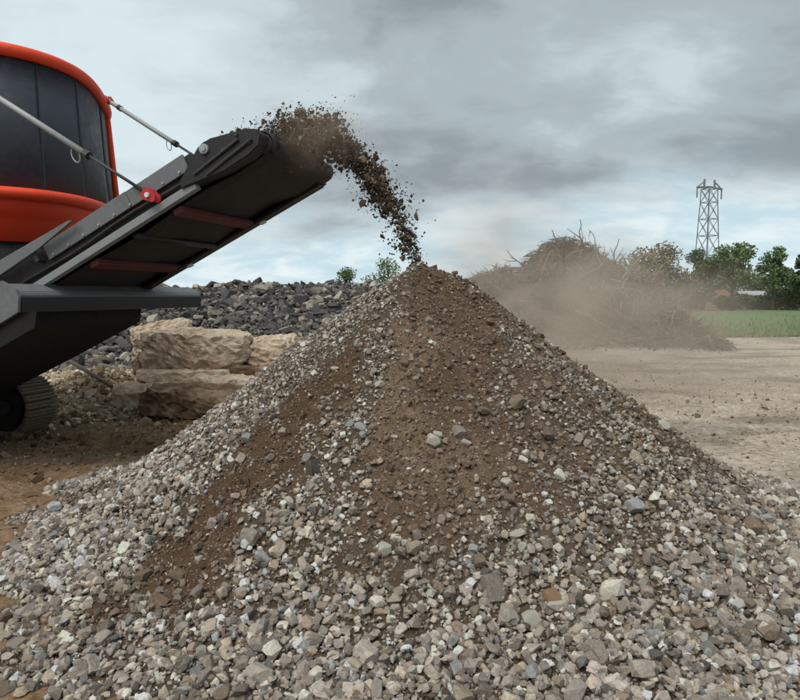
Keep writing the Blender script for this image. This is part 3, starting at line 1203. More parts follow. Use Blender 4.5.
def clod_color(n):
    base_c = np.array([srgb(88, 74, 62), srgb(108, 92, 77), srgb(72, 61, 52), srgb(136, 120, 102), srgb(58, 50, 44)])
    return base_c[rng.integers(0, 5, n)] * rng.lognormal(0, 0.15, (n, 1))


clod_meshes = []
for i in range(20):
    tv, tf = (T_BIG[10:] + T_MID)[i]
    tv = tv * np.array([rng.uniform(1.0, 1.5), rng.uniform(0.7, 1.0), rng.uniform(0.6, 1.0)])
    clod_meshes.append(mesh_np('clod', tv * rng.uniform(0.85, 1.15, tv.shape), tf, M['clod'], np.tile(clod_color(1) * 0.85, (len(tv), 1))))
ncl = 92
tcl = np.concatenate([rng.uniform(-0.18, 0.06, 26), rng.uniform(0.02, 0.30, 38), rng.uniform(0.26, 0.62, 28)])
acl = rng.normal(0, 0.55, ncl).clip(-1, 1)
bcl = rng.normal(0.05, 0.6, ncl)
bcl[:8] = rng.uniform(-1.7, 0.0, 8)
tcl[:8] = rng.uniform(0.03, 0.11, 8)
ccl = stream_pos(tcl, acl, bcl)
scl_ = np.interp(tcl, [-0.2, 0.2, 0.6], [1.0, 1.0, 0.7]) * rng.lognormal(0, 0.3, ncl)
crumbs_p, crumbs_c = [], []
ncd = 0
for i in range(ncl):
    tone = clod_color(1) * 0.85
    for j in range(int(rng.integers(2, 5))):
        if ncd >= 290:
            break
        s = float(np.clip(rng.lognormal(math.log(0.064), 0.36) * scl_[i], 0.026, 0.10 if tcl[i] < 0.12 else 0.078))
        o = link('clod', clod_meshes[int(rng.integers(20))], stream, ccl[i] + rng.normal(0, 0.045 * scl_[i], 3) - SO)
        o.scale = (s, s, s)
        o.rotation_euler = rng.uniform(0, 6.28, 3)
        ncd += 1
    kk = int(130 * scl_[i])
    dd = rng.normal(size=(kk, 3)) * (0.055 * scl_[i]) * (cu * 0.8 + 0.6)
    crumbs_p.append(ccl[i] + dd)
    crumbs_c.append(np.tile(tone, (kk, 1)) * rng.lognormal(0, 0.25, (kk, 1)))
nth = 9000
tth = np.minimum(rng.beta(1.2, 1.5, nth) * 0.82 - 0.17, 0.64)
crumbs_p.append(stream_pos(tth, rng.normal(0, 0.55, nth).clip(-1.1, 1.1), rng.normal(0, 0.65, nth)))
crumbs_c.append(clod_color(nth))
pcr, ccr = np.concatenate(crumbs_p), np.concatenate(crumbs_c)
ncr = len(pcr)
sc_ = 0.013 * rng.lognormal(0, 0.55, ncr)
V, F, C = scatter(T_SMALL, pcr - SO, sc_[:, None] * rng.uniform(0.7, 1.4, (ncr, 3)), rand_rot(ncr), ccr)
# stray specks thrown clear
nsp = 260
tsp = rng.uniform(0.0, 0.6, nsp)
psp = stream_pos(tsp, rng.normal(0, 1.0, nsp), rng.normal(-0.2, 1.7, nsp))
V2, F2, C2 = scatter(T_SMALL, psp - SO, (0.008 * rng.lognormal(0, 0.6, nsp))[:, None] * np.ones((1, 3)), rand_rot(nsp), clod_color(nsp))
o = link('soil_crumbs', mesh_np('soil_crumbs', np.r_[V, V2], np.r_[F, F2 + len(V)], M['clod'], np.r_[C, C2]), stream)
o['kind'] = 'stuff'

# ================================================================== DARK RUBBLE BANK
def bank_height(x, y):
    x, y = np.asarray(x, float), np.asarray(y, float)
    crest = 25.5 + 1.5 * fbm(x, 0 * x, 0.12, 3, 71) * 2
    top = (2.02 + 0.35 * fbm(x, y, 0.25, 3, 72)) * sstep(-34, -24, x) * (1 - sstep(1.5, 4.0, x))
    toe = 15.6 + 1.6 * fbm(x, y * 0, 0.25, 3, 73) - 1.2 * sstep(-6, -1, x)
    f_ = sstep(0, 1, (y - toe) / (crest - toe)) * 0.55 + np.clip((y - toe) / (crest - toe), 0, 1) * 0.45
    b_ = 1 - sstep(36, 44, y)
    e_ = 1 - sstep(1.0, 4.2, x)
    return (top * f_ * b_ + (0.35 * fbm(x, y, 0.6, 4, 74) + 0.10 * fbm(x, y, 2.5, 3, 75)) * f_) * e_ - 0.06 - 0.5 * (1 - e_)


bank = empty('rubble_bank', (-8, 24, 0))
tag(bank, 'long low bank of dark grey broken slabs behind the pale stone blocks', 'rubble bank')
BO = np.array(bank.location)
gxx = np.linspace(-35, 8, 170)
gyy = np.linspace(15.5, 45, 110)
X, Y = np.meshgrid(gxx, gyy)
idx = np.arange(X.size).reshape(X.shape)
Fq = np.stack([idx[:-1, :-1], idx[:-1, 1:], idx[1:, 1:], idx[1:, :-1]], -1).reshape(-1, 4)
Zb = bank_height(X, Y)
cbk = np.array(srgb(62, 60, 58)) * (1 + 0.5 * fbm(X.ravel(), Y.ravel(), 0.9, 3, 76))[:, None]
link('rubble_core', mesh_np('rubble_core', np.c_[X.ravel(), Y.ravel(), Zb.ravel()] - BO, Fq, M['ground'], cbk, False), bank)
DPAL = np.array([srgb(86, 84, 82), srgb(74, 73, 73), srgb(104, 100, 95), srgb(64, 62, 61), srgb(130, 122, 110), srgb(160, 152, 138)])
DW = np.array([0.26, 0.2, 0.22, 0.11, 0.14, 0.07])
slab_meshes = []
for i in range(24):
    tv, tf = blocky(0.2) if i % 3 else angular(12)
    tv = tv * np.array([1.0, rng.uniform(0.5, 0.9), rng.uniform(0.22, 0.5)])
    slab_meshes.append(mesh_np('slab', tv, tf, M['slab'], np.tile(DPAL[rng.choice(6, p=DW)] * rng.uniform(0.85, 1.15), (len(tv), 1))))
ns = 0
while ns < 300:
    y = rng.uniform(17.2, 26)
    x = rng.uniform(-0.52, 0.0) * y
    z = float(bank_height(x, y))
    if z < 0.1:
        continue
    s = float(np.clip(rng.lognormal(math.log(0.29), 0.35), 0.18, 0.62))
    o = link('slab', slab_meshes[int(rng.integers(24))], bank, (x - BO[0], y - BO[1], z + 0.10 * s))
    o.scale = (s, s, s)
    o.rotation_euler = (rng.normal(0.35, 0.5), rng.normal(0, 0.5), rng.uniform(0, 6.28))
    ns += 1
nb = 24000
yb = rng.uniform(15.2, 28, nb)
xb = rng.uniform(-0.66, 0.15, nb) * yb
zb = bank_height(xb, yb)
ok = zb > -0.07
zb = np.maximum(zb, -0.02)
ok &= xb < 1.5
xb, yb, zb = xb[ok], yb[ok], zb[ok]
nb = len(xb)
sb = 0.115 * rng.lognormal(0, 0.5, nb)
V, F, C = scatter(T_MID, np.c_[xb, yb, zb + 0.15 * sb] - BO, np.c_[sb * 1.3, sb * 0.9, sb * rng.uniform(0.3, 0.7, nb)], rand_rot(nb, 0.6),
                  DPAL[rng.choice(6, nb, p=DW)] * rng.lognormal(0, 0.15, (nb, 1)))
o = link('rubble', mesh_np('rubble', V, F, M['slab'], C), bank)
o['kind'] = 'stuff'

# ================================================================== PALE STONE BLOCKS
k = NB('quarry_stone')
g1 = k.noise(2.3, 6, 0.6)
g2 = k.noise(11, 6, 0.65)
c = k.mix(k.ramp(g1, (0.36, (0, 0, 0)), (0.66, (1, 1, 1))), srgb(190, 168, 144), srgb(216, 204, 184))
k.base(k.mix(1.0, c, k.ramp(g2, (0.25, (0.62, 0.58, 0.54)), (0.72, (1.15, 1.15, 1.15))), 'MULTIPLY')).rough(0.95)
k.bump(g2, 0.7, 0.05)
M['block'] = k.m
k = NB('muddy_quarry_stone')
g1 = k.noise(2.6, 6, 0.6)
g2 = k.noise(11, 6, 0.65)
c = k.mix(k.ramp(g1, (0.42, (0, 0, 0)), (0.66, (1, 1, 1))), srgb(104, 84, 66), srgb(156, 136, 112))
k.base(k.mix(1.0, c, k.ramp(g2, (0.25, (0.62, 0.58, 0.54)), (0.72, (1.15, 1.15, 1.15))), 'MULTIPLY')).rough(0.95)
k.bump(g2, 0.7, 0.05)
M['block_mud'] = k.m


_h3 = np.random.default_rng(77).random(65536)


def vn3(p, f, seed):
    q = p * f + 100 + seed * 3.7
    i = np.floor(q).astype(np.int64)
    u_ = q - i
    u_ = u_ * u_ * (3 - 2 * u_)
    r_ = 0
    for a_ in (0, 1):
        for b_ in (0, 1):
            for c_ in (0, 1):
                h_ = _h3[((i[:, 0] + a_) * 7919 + (i[:, 1] + b_) * 104729 + (i[:, 2] + c_) * 1299709) % 65536]
                r_ = r_ + h_ * (u_[:, 0] if a_ else 1 - u_[:, 0]) * (u_[:, 1] if b_ else 1 - u_[:, 1]) * (u_[:, 2] if c_ else 1 - u_[:, 2])
    return r_ - 0.5


def stone_block(loc, size, rz, mat, label, seed, rough=0.10, tilt=(0, 0)):
    """a quarried block: a box knocked about by many small fracture planes"""
    rs = np.random.default_rng(seed)
    bm = bmesh.new()
    bmesh.ops.create_cube(bm, size=1.0)
    bmesh.ops.subdivide_edges(bm, edges=bm.edges[:], cuts=27, use_grid_fill=True)
    V = np.array([v.co[:] for v in bm.verts]) * np.array(size)
    V = V + np.stack([vn3(V, 1.7, seed), vn3(V, 1.7, seed + 9), vn3(V, 1.7, seed + 17)], -1) * rough * 0.9
    hs = np.array(size) / 2
    rough = rough * 1.35
    for _ in range(60):
        nrm = rs.normal(size=3)
        if rs.random() < 0.6:
            nrm[int(rs.integers(3))] *= 4.0
        nrm /= np.linalg.norm(nrm)
        lim = np.abs(nrm) @ hs - rs.uniform(0.0, 1.0) * rough * (0.35 + 1.6 * (1 - np.max(np.abs(nrm))))
        V = V - nrm[None] * np.maximum(V @ nrm - lim, 0)[:, None]
    V = V + np.stack([vn3(V, 9, seed + 1), vn3(V, 9, seed + 2), vn3(V, 9, seed + 4)], -1) * rough * 0.28
    V = V + np.stack([vn3(V, 22, seed + 5), vn3(V, 22, seed + 6), vn3(V, 22, seed + 7)], -1) * rough * 0.24
    for v, q in zip(bm.verts, V):
        v.co = q
    o = bm_obj('stone_block', bm, M[mat], None, False)
    o.location = loc
    o.rotation_euler = (tilt[0], tilt[1], rz)
    tag(o, label, 'stone block', 'pale stone blocks stacked behind the pile')
    return o


stone_block((-2.84, 9.45, 0.17), (1.55, 0.9, 0.44), R(-6), 'block_mud', 'muddy brown stone block at the front foot of the pale stack', 3, 0.16, (0, R(3)))
stone_block((-3.77, 10.3, 0.15), (1.25, 0.9, 0.36), R(5), 'block', 'thin pale slab at the crusher end of the lowest course', 11, 0.13)
stone_block((-2.57, 10.35, 0.22), (1.5, 0.9, 0.48), R(-5), 'block', 'pale slab right behind the muddy front block', 17, 0.14)
stone_block((-3.42, 10.75, 0.43), (1.5, 0.9, 0.20), R(3), 'block', 'flat cream slab lying under the long top block', 13, 0.10)
stone_block((-2.22, 10.8, 0.47), (1.2, 0.9, 0.24), R(-8), 'block_mud', 'brownish thin slab under the small pale end block', 19, 0.10)
stone_block((-3.32, 11.0, 0.82), (1.75, 1.0, 0.60), R(4), 'block', 'long rough sandy stone block lying on top of the stack', 23, 0.22, (0, R(2)))
stone_block((-2.08, 11.1, 0.80), (0.85, 0.85, 0.46), R(-14), 'block', 'small pale stone block at the pile end of the stack top', 29, 0.18)
stone_block((-4.22, 11.9, 0.86), (0.95, 0.9, 0.72), R(18), 'block', 'weathered yellowish stone block leaning behind the long top block', 37, 0.2, (R(-8), R(-6)))
stone_block((-3.97, 12.0, 0.30), (1.5, 1.0, 0.70), R(10), 'block_mud', 'shaded stone block under the leaning yellowish block', 41, 0.16)

# pale rubble on the ground left of the blocks
nr = 10000
xr = rng.normal(-4.9, 1.1, nr)
yr = np.where(rng.random(nr) < 0.6, rng.normal(11.0, 1.4, nr), rng.uniform(11, 16.5, nr))
xr = xr - np.maximum(0, yr - 12) * 0.4
ok = (yr > 8.2) & (xr < -3.0 - 0.1 * (yr - 9))
xr, yr = xr[ok], yr[ok]
nr = len(xr)
sr = 0.036 * rng.lognormal(0, 0.55, nr)
heap = 0.42 * np.exp(-((xr + 5.0) / 0.9) ** 2 - ((yr - 11.0) / 0.9) ** 2)
cr_ = np.array([srgb(190, 176, 152), srgb(170, 152, 126), srgb(200, 190, 170), srgb(140, 122, 98)])[rng.integers(0, 4, nr)] * rng.lognormal(0, 0.12, (nr, 1))
V, F, C = scatter(T_MID, np.c_[xr, yr, ground_height(xr, yr) + heap + 0.2 * sr], sr[:, None] * rng.uniform(0.7, 1.3, (nr, 3)), rand_rot(nr), cr_)
rb = link('rubble_patch', mesh_np('rubble_patch', V, F, M['slab'], C))
tag(rb, 'pale stone rubble strewn between the crusher track and the blocks', None, None, 'stuff')
# a soil hump below that rubble
gxx = np.linspace(-7.2, -2.9, 70)
gyy = np.linspace(8.6, 13.4, 70)
X, Y = np.meshgrid(gxx, gyy)
idx = np.arange(X.size).reshape(X.shape)
Fq = np.stack([idx[:-1, :-1], idx[:-1, 1:], idx[1:, 1:], idx[1:, :-1]], -1).reshape(-1, 4)
Zh = ground_height(X, Y) - 0.05 + 0.47 * np.exp(-((X + 5.0) / 0.9) ** 2 - ((Y - 11.0) / 0.9) ** 2) + 0.06 * fbm(X, Y, 3, 3, 88)
hump = link('terrain_hump', mesh_np('terrain_hump', np.c_[X.ravel(), Y.ravel(), Zh.ravel()], Fq, M['ground'], np.tile(np.array(srgb(172, 154, 128)), (X.size, 1)), True))
tag(hump, 'low hump of pale earth under the strewn rubble', None, None, 'structure')
bm = bmesh.new()
add_tube(bm, [(-5.35, 10.7, 0.66), (-4.9, 10.45, 0.50), (-4.45, 10.2, 0.30)], [0.03, 0.032, 0.028], 10)
st = bm_obj('wooden_pole', bm, M['track'], None, True)
tag(st, 'thin weathered pole lying across the pale rubble', 'pole')

# loose clods and pebbles on the open ground
npb = 17000
xp = np.concatenate([rng.uniform(2.2, 13, 10000), rng.uniform(-6.5, -1.2, 7000)])
yp = np.concatenate([4.6 + rng.exponential(5.0, 10000), rng.uniform(2.2, 9.5, 7000)])
wk = vnoise(xp, yp, 1.3, 95)
sp = 0.017 * (0.5 + wk) * rng.lognormal(0, 0.65, npb)
cpb = np.array([srgb(120, 104, 86), srgb(150, 134, 114), srgb(98, 84, 68), srgb(178, 168, 150)])[rng.integers(0, 4, npb)]
rp_, _ = pile_polar(xp, yp)
ok = rp_ > 2.9
V, F, C = scatter(T_SMALL, np.c_[xp, yp, ground_height(xp, yp) + 0.2 * sp][ok], (sp[:, None] * rng.uniform(0.7, 1.4, (npb, 3)))[ok], rand_rot(int(ok.sum())), cpb[ok])
pb = link('loose_pebbles', mesh_np('loose_pebbles', V, F, M['stone'], C))
tag(pb, 'loose clods and pebbles scattered over the bare yard', None, None, 'stuff')

nl = 2600
xl = rng.uniform(-7.0, -1.4, nl)
yl = rng.uniform(3.2, 9.6, nl)
rl_, _ = pile_polar(xl, yl)
keep_l = (rl_ > 3.0) & (rng.random(nl) < sstep(0.35, 0.7, vnoise(xl, yl, 1.4, 97)))
xl, yl = xl[keep_l], yl[keep_l]
nl = len(xl)
sl2 = 0.05 * rng.lognormal(0, 0.5, nl)
ccl2 = np.array([srgb(118, 98, 76), srgb(100, 82, 62), srgb(134, 112, 88)])[rng.integers(0, 3, nl)] * rng.lognormal(0, 0.12, (nl, 1))
V, F, C = scatter(T_MID, np.c_[xl, yl, ground_height(xl, yl) + 0.05 * sl2], np.c_[sl2 * 1.3, sl2, sl2 * 0.6], rand_rot(nl, 0.3), ccl2)
el = link('earth_lumps', mesh_np('earth_lumps', V, F, M['clod'], C))
tag(el, 'brown lumps of trodden earth between the crusher and the pile', None, None, 'stuff')

# ================================================================== BRUSH HEAP
def brush_height(x, y):
    x, y = np.asarray(x, float), np.asarray(y, float)
    a_ = 3.75 * np.exp(-(np.abs((x - 6.2) / 2.25) ** 2.2) - (np.abs((y - 25.0) / 3.0) ** 2.2))
    b_ = 2.55 * np.exp(-(np.abs((x - 3.6) / 2.3) ** 2.2) - ((y - 26) / 3) ** 2)
    c_ = 1.95 * np.exp(-(np.abs((x - 8.5) / 1.5) ** 2.4) - ((y - 24) / 2.6) ** 2)
    d_ = 0.7 * np.exp(-(np.abs((x - 9.7) / 0.8) ** 2.0) - ((y - 23.5) / 2.0) ** 2)
    h = np.maximum.reduce([a_, b_, c_, d_]) * 0.75 + 0.25 * np.minimum(a_ + b_ + c_ + d_, 3.9)
    return h + 0.5 * fbm(x, y, 0.8, 4, 91) * np.clip(h, 0, 1) - 0.08


brush = empty('brush_heap', (7, 25, 0))
tag(brush, 'tall heap of brown roots and cut branches behind the dust', 'brush heap')
RO = np.array(brush.location)
gxx = np.linspace(-1.5, 16, 130)
gyy = np.linspace(19, 33, 100)
X, Y = np.meshgrid(gxx, gyy)
idx = np.arange(X.size).reshape(X.shape)
Fq = np.stack([idx[:-1, :-1], idx[:-1, 1:], idx[1:, 1:], idx[1:, :-1]], -1).reshape(-1, 4)
Zr = brush_height(X, Y)
cb = (np.array(srgb(92, 79, 66)) * (1 - sstep(6.8, 8.0, X.ravel()))[:, None] + np.array(srgb(58, 52, 45)) * sstep(6.8, 8.0, X.ravel())[:, None]) * (1 + 0.7 * fbm(X.ravel(), Y.ravel(), 1.2, 4, 92))[:, None]
wf = sstep(0.05, 0.55, Zr.ravel())[:, None]
cb = cb * wf + c_dust * (1 - wf)
link('earth_core', mesh_np('earth_core', np.c_[X.ravel(), Y.ravel(), Zr.ravel()] - RO, Fq, M['ground'], cb, True), brush)
k = NB('bark_brown')
k.base(k.mix(k.noise(3, 4), srgb(92, 82, 70), srgb(146, 132, 116))).rough(0.95)
M['bark'] = k.m
k = NB('bark_dark')
k.base(k.mix(k.noise(2, 4), srgb(58, 50, 42), srgb(88, 76, 64))).rough(0.95)
M['bark_dark'] = k.m


def crooked(n=6, bend=0.16, forks=1):
    bm = bmesh.new()
    p = np.zeros(3)
    d = np.array([0, 0, 1.0])
    pts = [p.copy()]
    for i in range(n):
        d = d + rng.normal(0, bend, 3)
        d /= np.linalg.norm(d)
        p = p + d / n
        pts.append(p.copy())
    add_tube(bm, pts, list(np.linspace(0.028, 0.008, n + 1)), 5)
    for _ in range(forks):
        i = int(rng.integers(2, n))
        q = pts[i]
        dd = rng.normal(0, 1, 3)
        dd[2] = abs(dd[2]) + 0.5
        dd /= np.linalg.norm(dd)
        m_ = q + dd * 0.2 + rng.normal(0, 0.03, 3)
        add_tube(bm, [q, m_, m_ + dd * 0.18 + rng.normal(0, 0.05, 3)], [0.014, 0.009, 0.005], 4)
    bmesh.ops.recalc_face_normals(bm, faces=bm.faces[:])
    me = bpy.data.meshes.new('branch')
    bm.to_mesh(me)
    bm.free()
    return me


branch_meshes = []
for i in range(24):
    me = crooked(7, 0.30, int(rng.integers(1, 4)))
    me.materials.append(M['bark'] if i % 3 else M['bark_dark'])
    branch_meshes.append(me)


def put_branch(x, y, z, s, tilt, az, thick=1.0):
    o = link('branch', branch_meshes[int(rng.integers(24))], brush, (x - RO[0], y - RO[1], z))
    o.scale = (s * thick, s * thick, s)
    o.rotation_euler = (tilt, 0, az)


nbch = 0
# sprigs that stand out against the sky
for x, y, s in ((6.2, 24.9, 0.45), (5.0, 25.0, 0.4), (5.45, 25.2, 0.55), (6.9, 25.0, 0.45), (6.6, 25.3, 0.4), (7.2, 25.1, 0.3), (5.9, 25.2, 0.3), (7.7, 25.1, 0.3), (4.1, 25.6, 0.6), (2.7, 25.6, 0.7), (2.2, 25.6, 0.6), (3.2, 25.4, 0.75),
                (8.9, 24.2, 1.0), (9.3, 24.5, 0.8), (8.4, 24.6, 0.8), (4.7, 25.4, 0.5)):
    put_branch(x, y, float(brush_height(x, y)) - 0.18, s * 0.75, rng.normal(0, 0.55), rng.uniform(0, 6.28), 0.9)
    nbch += 1
while nbch < 280:
    x, y = (rng.normal(8.3, 1.4) if rng.random() < 0.75 else rng.uniform(1.5, 11)), rng.uniform(20.5, 24.2)
    z = float(brush_height(x, y))
    if z < 0.15 or x > 9.8:
        continue
    put_branch(x, y, z + 0.03, rng.uniform(0.5, 1.4), rng.normal(1.5, 0.10 if x < 7.4 else 0.18), rng.uniform(0, 6.28), rng.uniform(0.8, 1.6))
    nbch += 1
# the mass of thin twigs: three-sided slivers
nt_ = 15000
xt, yt = rng.uniform(0.5, 10.5, nt_), rng.uniform(20, 28, nt_)
zt_ = brush_height(xt, yt)
ok = zt_ > 0.03
ok &= rng.random(nt_) < np.where(xt > 7.5, 1.0, 0.45)
xt, yt, zt_ = xt[ok], yt[ok], zt_[ok]
nt_ = len(xt)
dt = rng.normal(size=(nt_, 3))
dt[:, 2] = np.abs(dt[:, 2]) * 0.6
dt /= np.linalg.norm(dt, axis=1, keepdims=True)
lt = rng.uniform(0.25, 0.9, nt_)[:, None]
p0 = np.c_[xt, yt, zt_ + rng.uniform(-0.02, 0.22, nt_)] - RO - dt * lt * 0.5
p1 = p0 + dt * lt
pm = (p0 + p1) / 2 + rng.normal(0, 0.07, (nt_, 3))
sd = np.cross(dt, rng.normal(size=(nt_, 3)))
sd = sd / np.linalg.norm(sd, axis=1, keepdims=True) * rng.uniform(0.006, 0.024, nt_)[:, None]
sd2 = np.cross(dt, sd)
Vt = np.stack([p0 - sd, p0 + sd, p0 + sd2, pm - sd, pm + sd, pm + sd2, p1], 1).reshape(-1, 3)
tri = np.array([[0, 1, 4], [0, 4, 3], [1, 2, 5], [1, 5, 4], [2, 0, 3], [2, 3, 5], [3, 4, 6], [4, 5, 6], [5, 3, 6]])
Ft = (tri[None] + (np.arange(nt_) * 7)[:, None, None]).reshape(-1, 3)
ctw = np.array([srgb(96, 86, 74), srgb(70, 63, 54), srgb(140, 128, 112), srgb(74, 74, 60)])[rng.integers(0, 4, nt_)]
ctw = np.repeat(ctw, 7, 0)
o = link('twigs', mesh_np('twigs', Vt, Ft, M['slab'], ctw), brush)
o['kind'] = 'stuff'

# ================================================================== TREES
def leaf_mat(name, a, b):
    k = NB(name)
    k.base(k.mix(k.ramp(k.attr('tint', 'Fac'), (0.0, (0, 0, 0)), (1.0, (1, 1, 1))), a, b)).rough(0.8)
    k.b.inputs['Subsurface Weight'].default_value = 0.0
    return k.m


M['leaf_dark'] = leaf_mat('dark_leaves', srgb(62, 80, 54), srgb(98, 118, 76))
M['leaf_green'] = leaf_mat('green_leaves', srgb(66, 88, 58), srgb(110, 132, 82))
M['leaf_olive'] = leaf_mat('olive_leaves', srgb(86, 88, 62), srgb(126, 122, 92))


def tree(name, x, y, h, w, trunk_h, mat, label, nleaf, seed, gaps=0.35, blobs=16, leaf=0.26, squat=1.0, group='trees beyond the meadow', cat='tree'):
    rs = np.random.default_rng(seed)
    root = empty(name, (x, y, 0))
    tag(root, label, cat, group)
    bm = bmesh.new()
    tr = 0.02 * h + 0.05
    top = np.array([rs.normal(0, 0.15), rs.normal(0, 0.15), h * 0.82])
    tp = [np.zeros(3), np.array([rs.normal(0, 0.05), 0, trunk_h * 0.5]), np.array([rs.normal(0, 0.1), rs.normal(0, 0.1), trunk_h]), top * np.array([0.6, 0.6, 0.8]), top]
    add_tube(bm, tp, [tr * 1.25, tr, tr * 0.85, tr * 0.5, tr * 0.15], 8)
    cents, rad = [], []
    ch_ = h - trunk_h
    for i in range(blobs):
        u_ = rs.random()
        ang = rs.uniform(0, 2 * math.pi)
        prof_ = math.sin(math.pi * (0.12 + 0.80 * u_)) ** 0.7
        rr_ = w / 2 * prof_ * math.sqrt(rs.random()) * 0.85
        c_ = np.array([math.cos(ang) * rr_, math.sin(ang) * rr_, trunk_h + ch_ * (0.06 + 0.86 * u_)])
        cents.append(c_)
        rad.append(w * rs.uniform(0.15, 0.25))
        st_ = tp[2] + (top - tp[2]) * max(0, min(0.8, u_ - 0.2))
        mid_ = (st_ + c_) / 2 + rs.normal(0, 0.12, 3) + np.array([0, 0, 0.1])
        add_tube(bm, [st_, mid_, c_], [tr * 0.4, tr * 0.25, tr * 0.08], 5)
    bm_obj('trunk', bm, M['bark_dark'], root, True)
    cents, rad = np.array(cents), np.array(rad)
    pk = rs.choice(blobs, nleaf, p=rad ** 2 / (rad ** 2).sum())
    d = rs.normal(size=(nleaf, 3))
    d /= np.linalg.norm(d, axis=1, keepdims=True)
    p = cents[pk] + d * (rad[pk] * rs.random(nleaf) ** 0.5)[:, None] * np.array([1.15, 1.15, 0.85])
    ok = (p[:, 2] > trunk_h * 0.75) & (vnoise(p[:, 0] + p[:, 2] * 0.6, p[:, 1] * 0.8 + p[:, 2], 1.1, seed % 50) > gaps * 0.75)
    p = p[ok]
    m = len(p)
    a_ = rs.normal(size=(m, 3))
    a_ /= np.linalg.norm(a_, axis=1, keepdims=True)
    b_ = np.cross(a_, rs.normal(size=(m, 3)))
    b_ /= np.linalg.norm(b_, axis=1, keepdims=True)
    s_ = (leaf * rs.uniform(0.5, 1.2, m))[:, None]
    V = np.stack([p - a_ * s_ * 0.6, p + b_ * s_ * 0.35, p + a_ * s_ * 0.6, p - b_ * s_ * 0.35], 1).reshape(-1, 3)
    t = np.repeat(np.clip(rs.normal(0.5, 0.25, m) + 0.35 * (vnoise(p[:, 0], p[:, 2], 0.9, 7) - 0.5), 0, 1), 4)
    link('crown', mesh_np('crown', V, np.arange(m * 4).reshape(-1, 4), M[mat], np.stack([t, t, t], -1)), root)
    return root


def at(px, depth):
    return (px - 400) / FPX * depth


tree('broadleaf_tree', at(654, 74), 74, 7.1, 7.0, 0.8, 'leaf_olive', 'broad olive-brown tree just behind the brush heap', 8000, 101, 0.25, 24, 0.32)
tree('broadleaf_tree', at(628, 80), 80, 5.0, 4.6, 0.5, 'leaf_olive', 'low olive bush-like tree half hidden by the brush heap', 2600, 102, 0.25, 14, 0.26)
tree('broadleaf_tree', at(702, 78), 78, 7.7, 4.0, 1.4, 'leaf_dark', 'dark narrow tree standing in front of the pylon foot', 6000, 103, 0.35, 22, 0.32)
tree('broadleaf_tree', at(731, 76), 76, 7.5, 5.2, 2.6, 'leaf_green', 'round green tree with a bare dark trunk beside the red roof', 6500, 104, 0.42, 20, 0.32)
tree('broadleaf_tree', at(771, 78), 78, 7.6, 3.7, 2.2, 'leaf_green', 'slender airy green tree standing alone above the hedge', 4200, 105, 0.5, 20, 0.32)
tree('broadleaf_tree', at(803, 76), 76, 6.3, 3.8, 2.0, 'leaf_dark', 'tree cut off by the picture edge above the hedge', 4500, 106, 0.4, 18, 0.32)
tree('broadleaf_tree', at(345, 62), 62, 4.3, 3.0, 0.6, 'leaf_green', 'smaller of two round green bushes above the dark rubble bank', 2200, 107, 0.2, 14, 0.2, group='bushes above the rubble bank')
tree('broadleaf_tree', at(385, 62), 62, 5.0, 4.2, 0.6, 'leaf_green', 'larger of two round green bushes, next to the pile summit', 3000, 108, 0.2, 16, 0.2, group='bushes above the rubble bank')
for i, (px_, d_, h_, w_, lab) in enumerate(((690, 82, 4.0, 6.5, 'low dark hedge shrub below the dark narrow tree'), (755, 96, 4.6, 9.0, 'tall dark hedge shrub behind the pale roofed house'),
                                            (786, 81, 3.5, 7.0, 'low dark hedge shrub at the field end by the picture edge'), (716, 94, 4.6, 8.0, 'low dark hedge shrub behind the red roofed house'),
                                            (742, 83, 1.5, 3.4, 'small dark shrub in front of the pale roofed house'),
                                            (762, 82, 1.6, 3.4, 'small dark shrub at the corner of the pale roofed house'), (722, 82, 1.4, 2.6, 'small dark shrub between the two house roofs'))):
    tree('hedge_shrub', at(px_, d_), d_, h_, w_, 0.15, 'leaf_dark', lab, 5000, 120 + i, 0.1, 20, 0.34, group='hedge shrubs along the meadow end', cat='shrub')

# two low houses in the trees
k = NB('house_render')
k.base(k.mix(k.noise(1.5, 4), srgb(186, 184, 176), srgb(206, 204, 196))).rough(0.9)
M['render_wall'] = k.m
k = NB('roof_tiles')
k.base(k.mix(k.noise(2.5, 4), srgb(98, 72, 62), srgb(120, 90, 76))).rough(0.9)
M['roof'] = k.m
k = NB('roof_sheet')
k.base(k.mix(k.noise(1.0, 4), srgb(140, 146, 146), srgb(164, 168, 166))).rough(0.6)
M['sheet'] = k.m
k = NB('window_glass')
k.base(srgb(40, 46, 52)).rough(0.15)
M['glass'] = k.m
k = NB('brick_wall')
k.base(k.mix(k.noise(2.0, 4), srgb(140, 104, 86), srgb(164, 130, 108))).rough(0.95)
M['brickwall'] = k.m


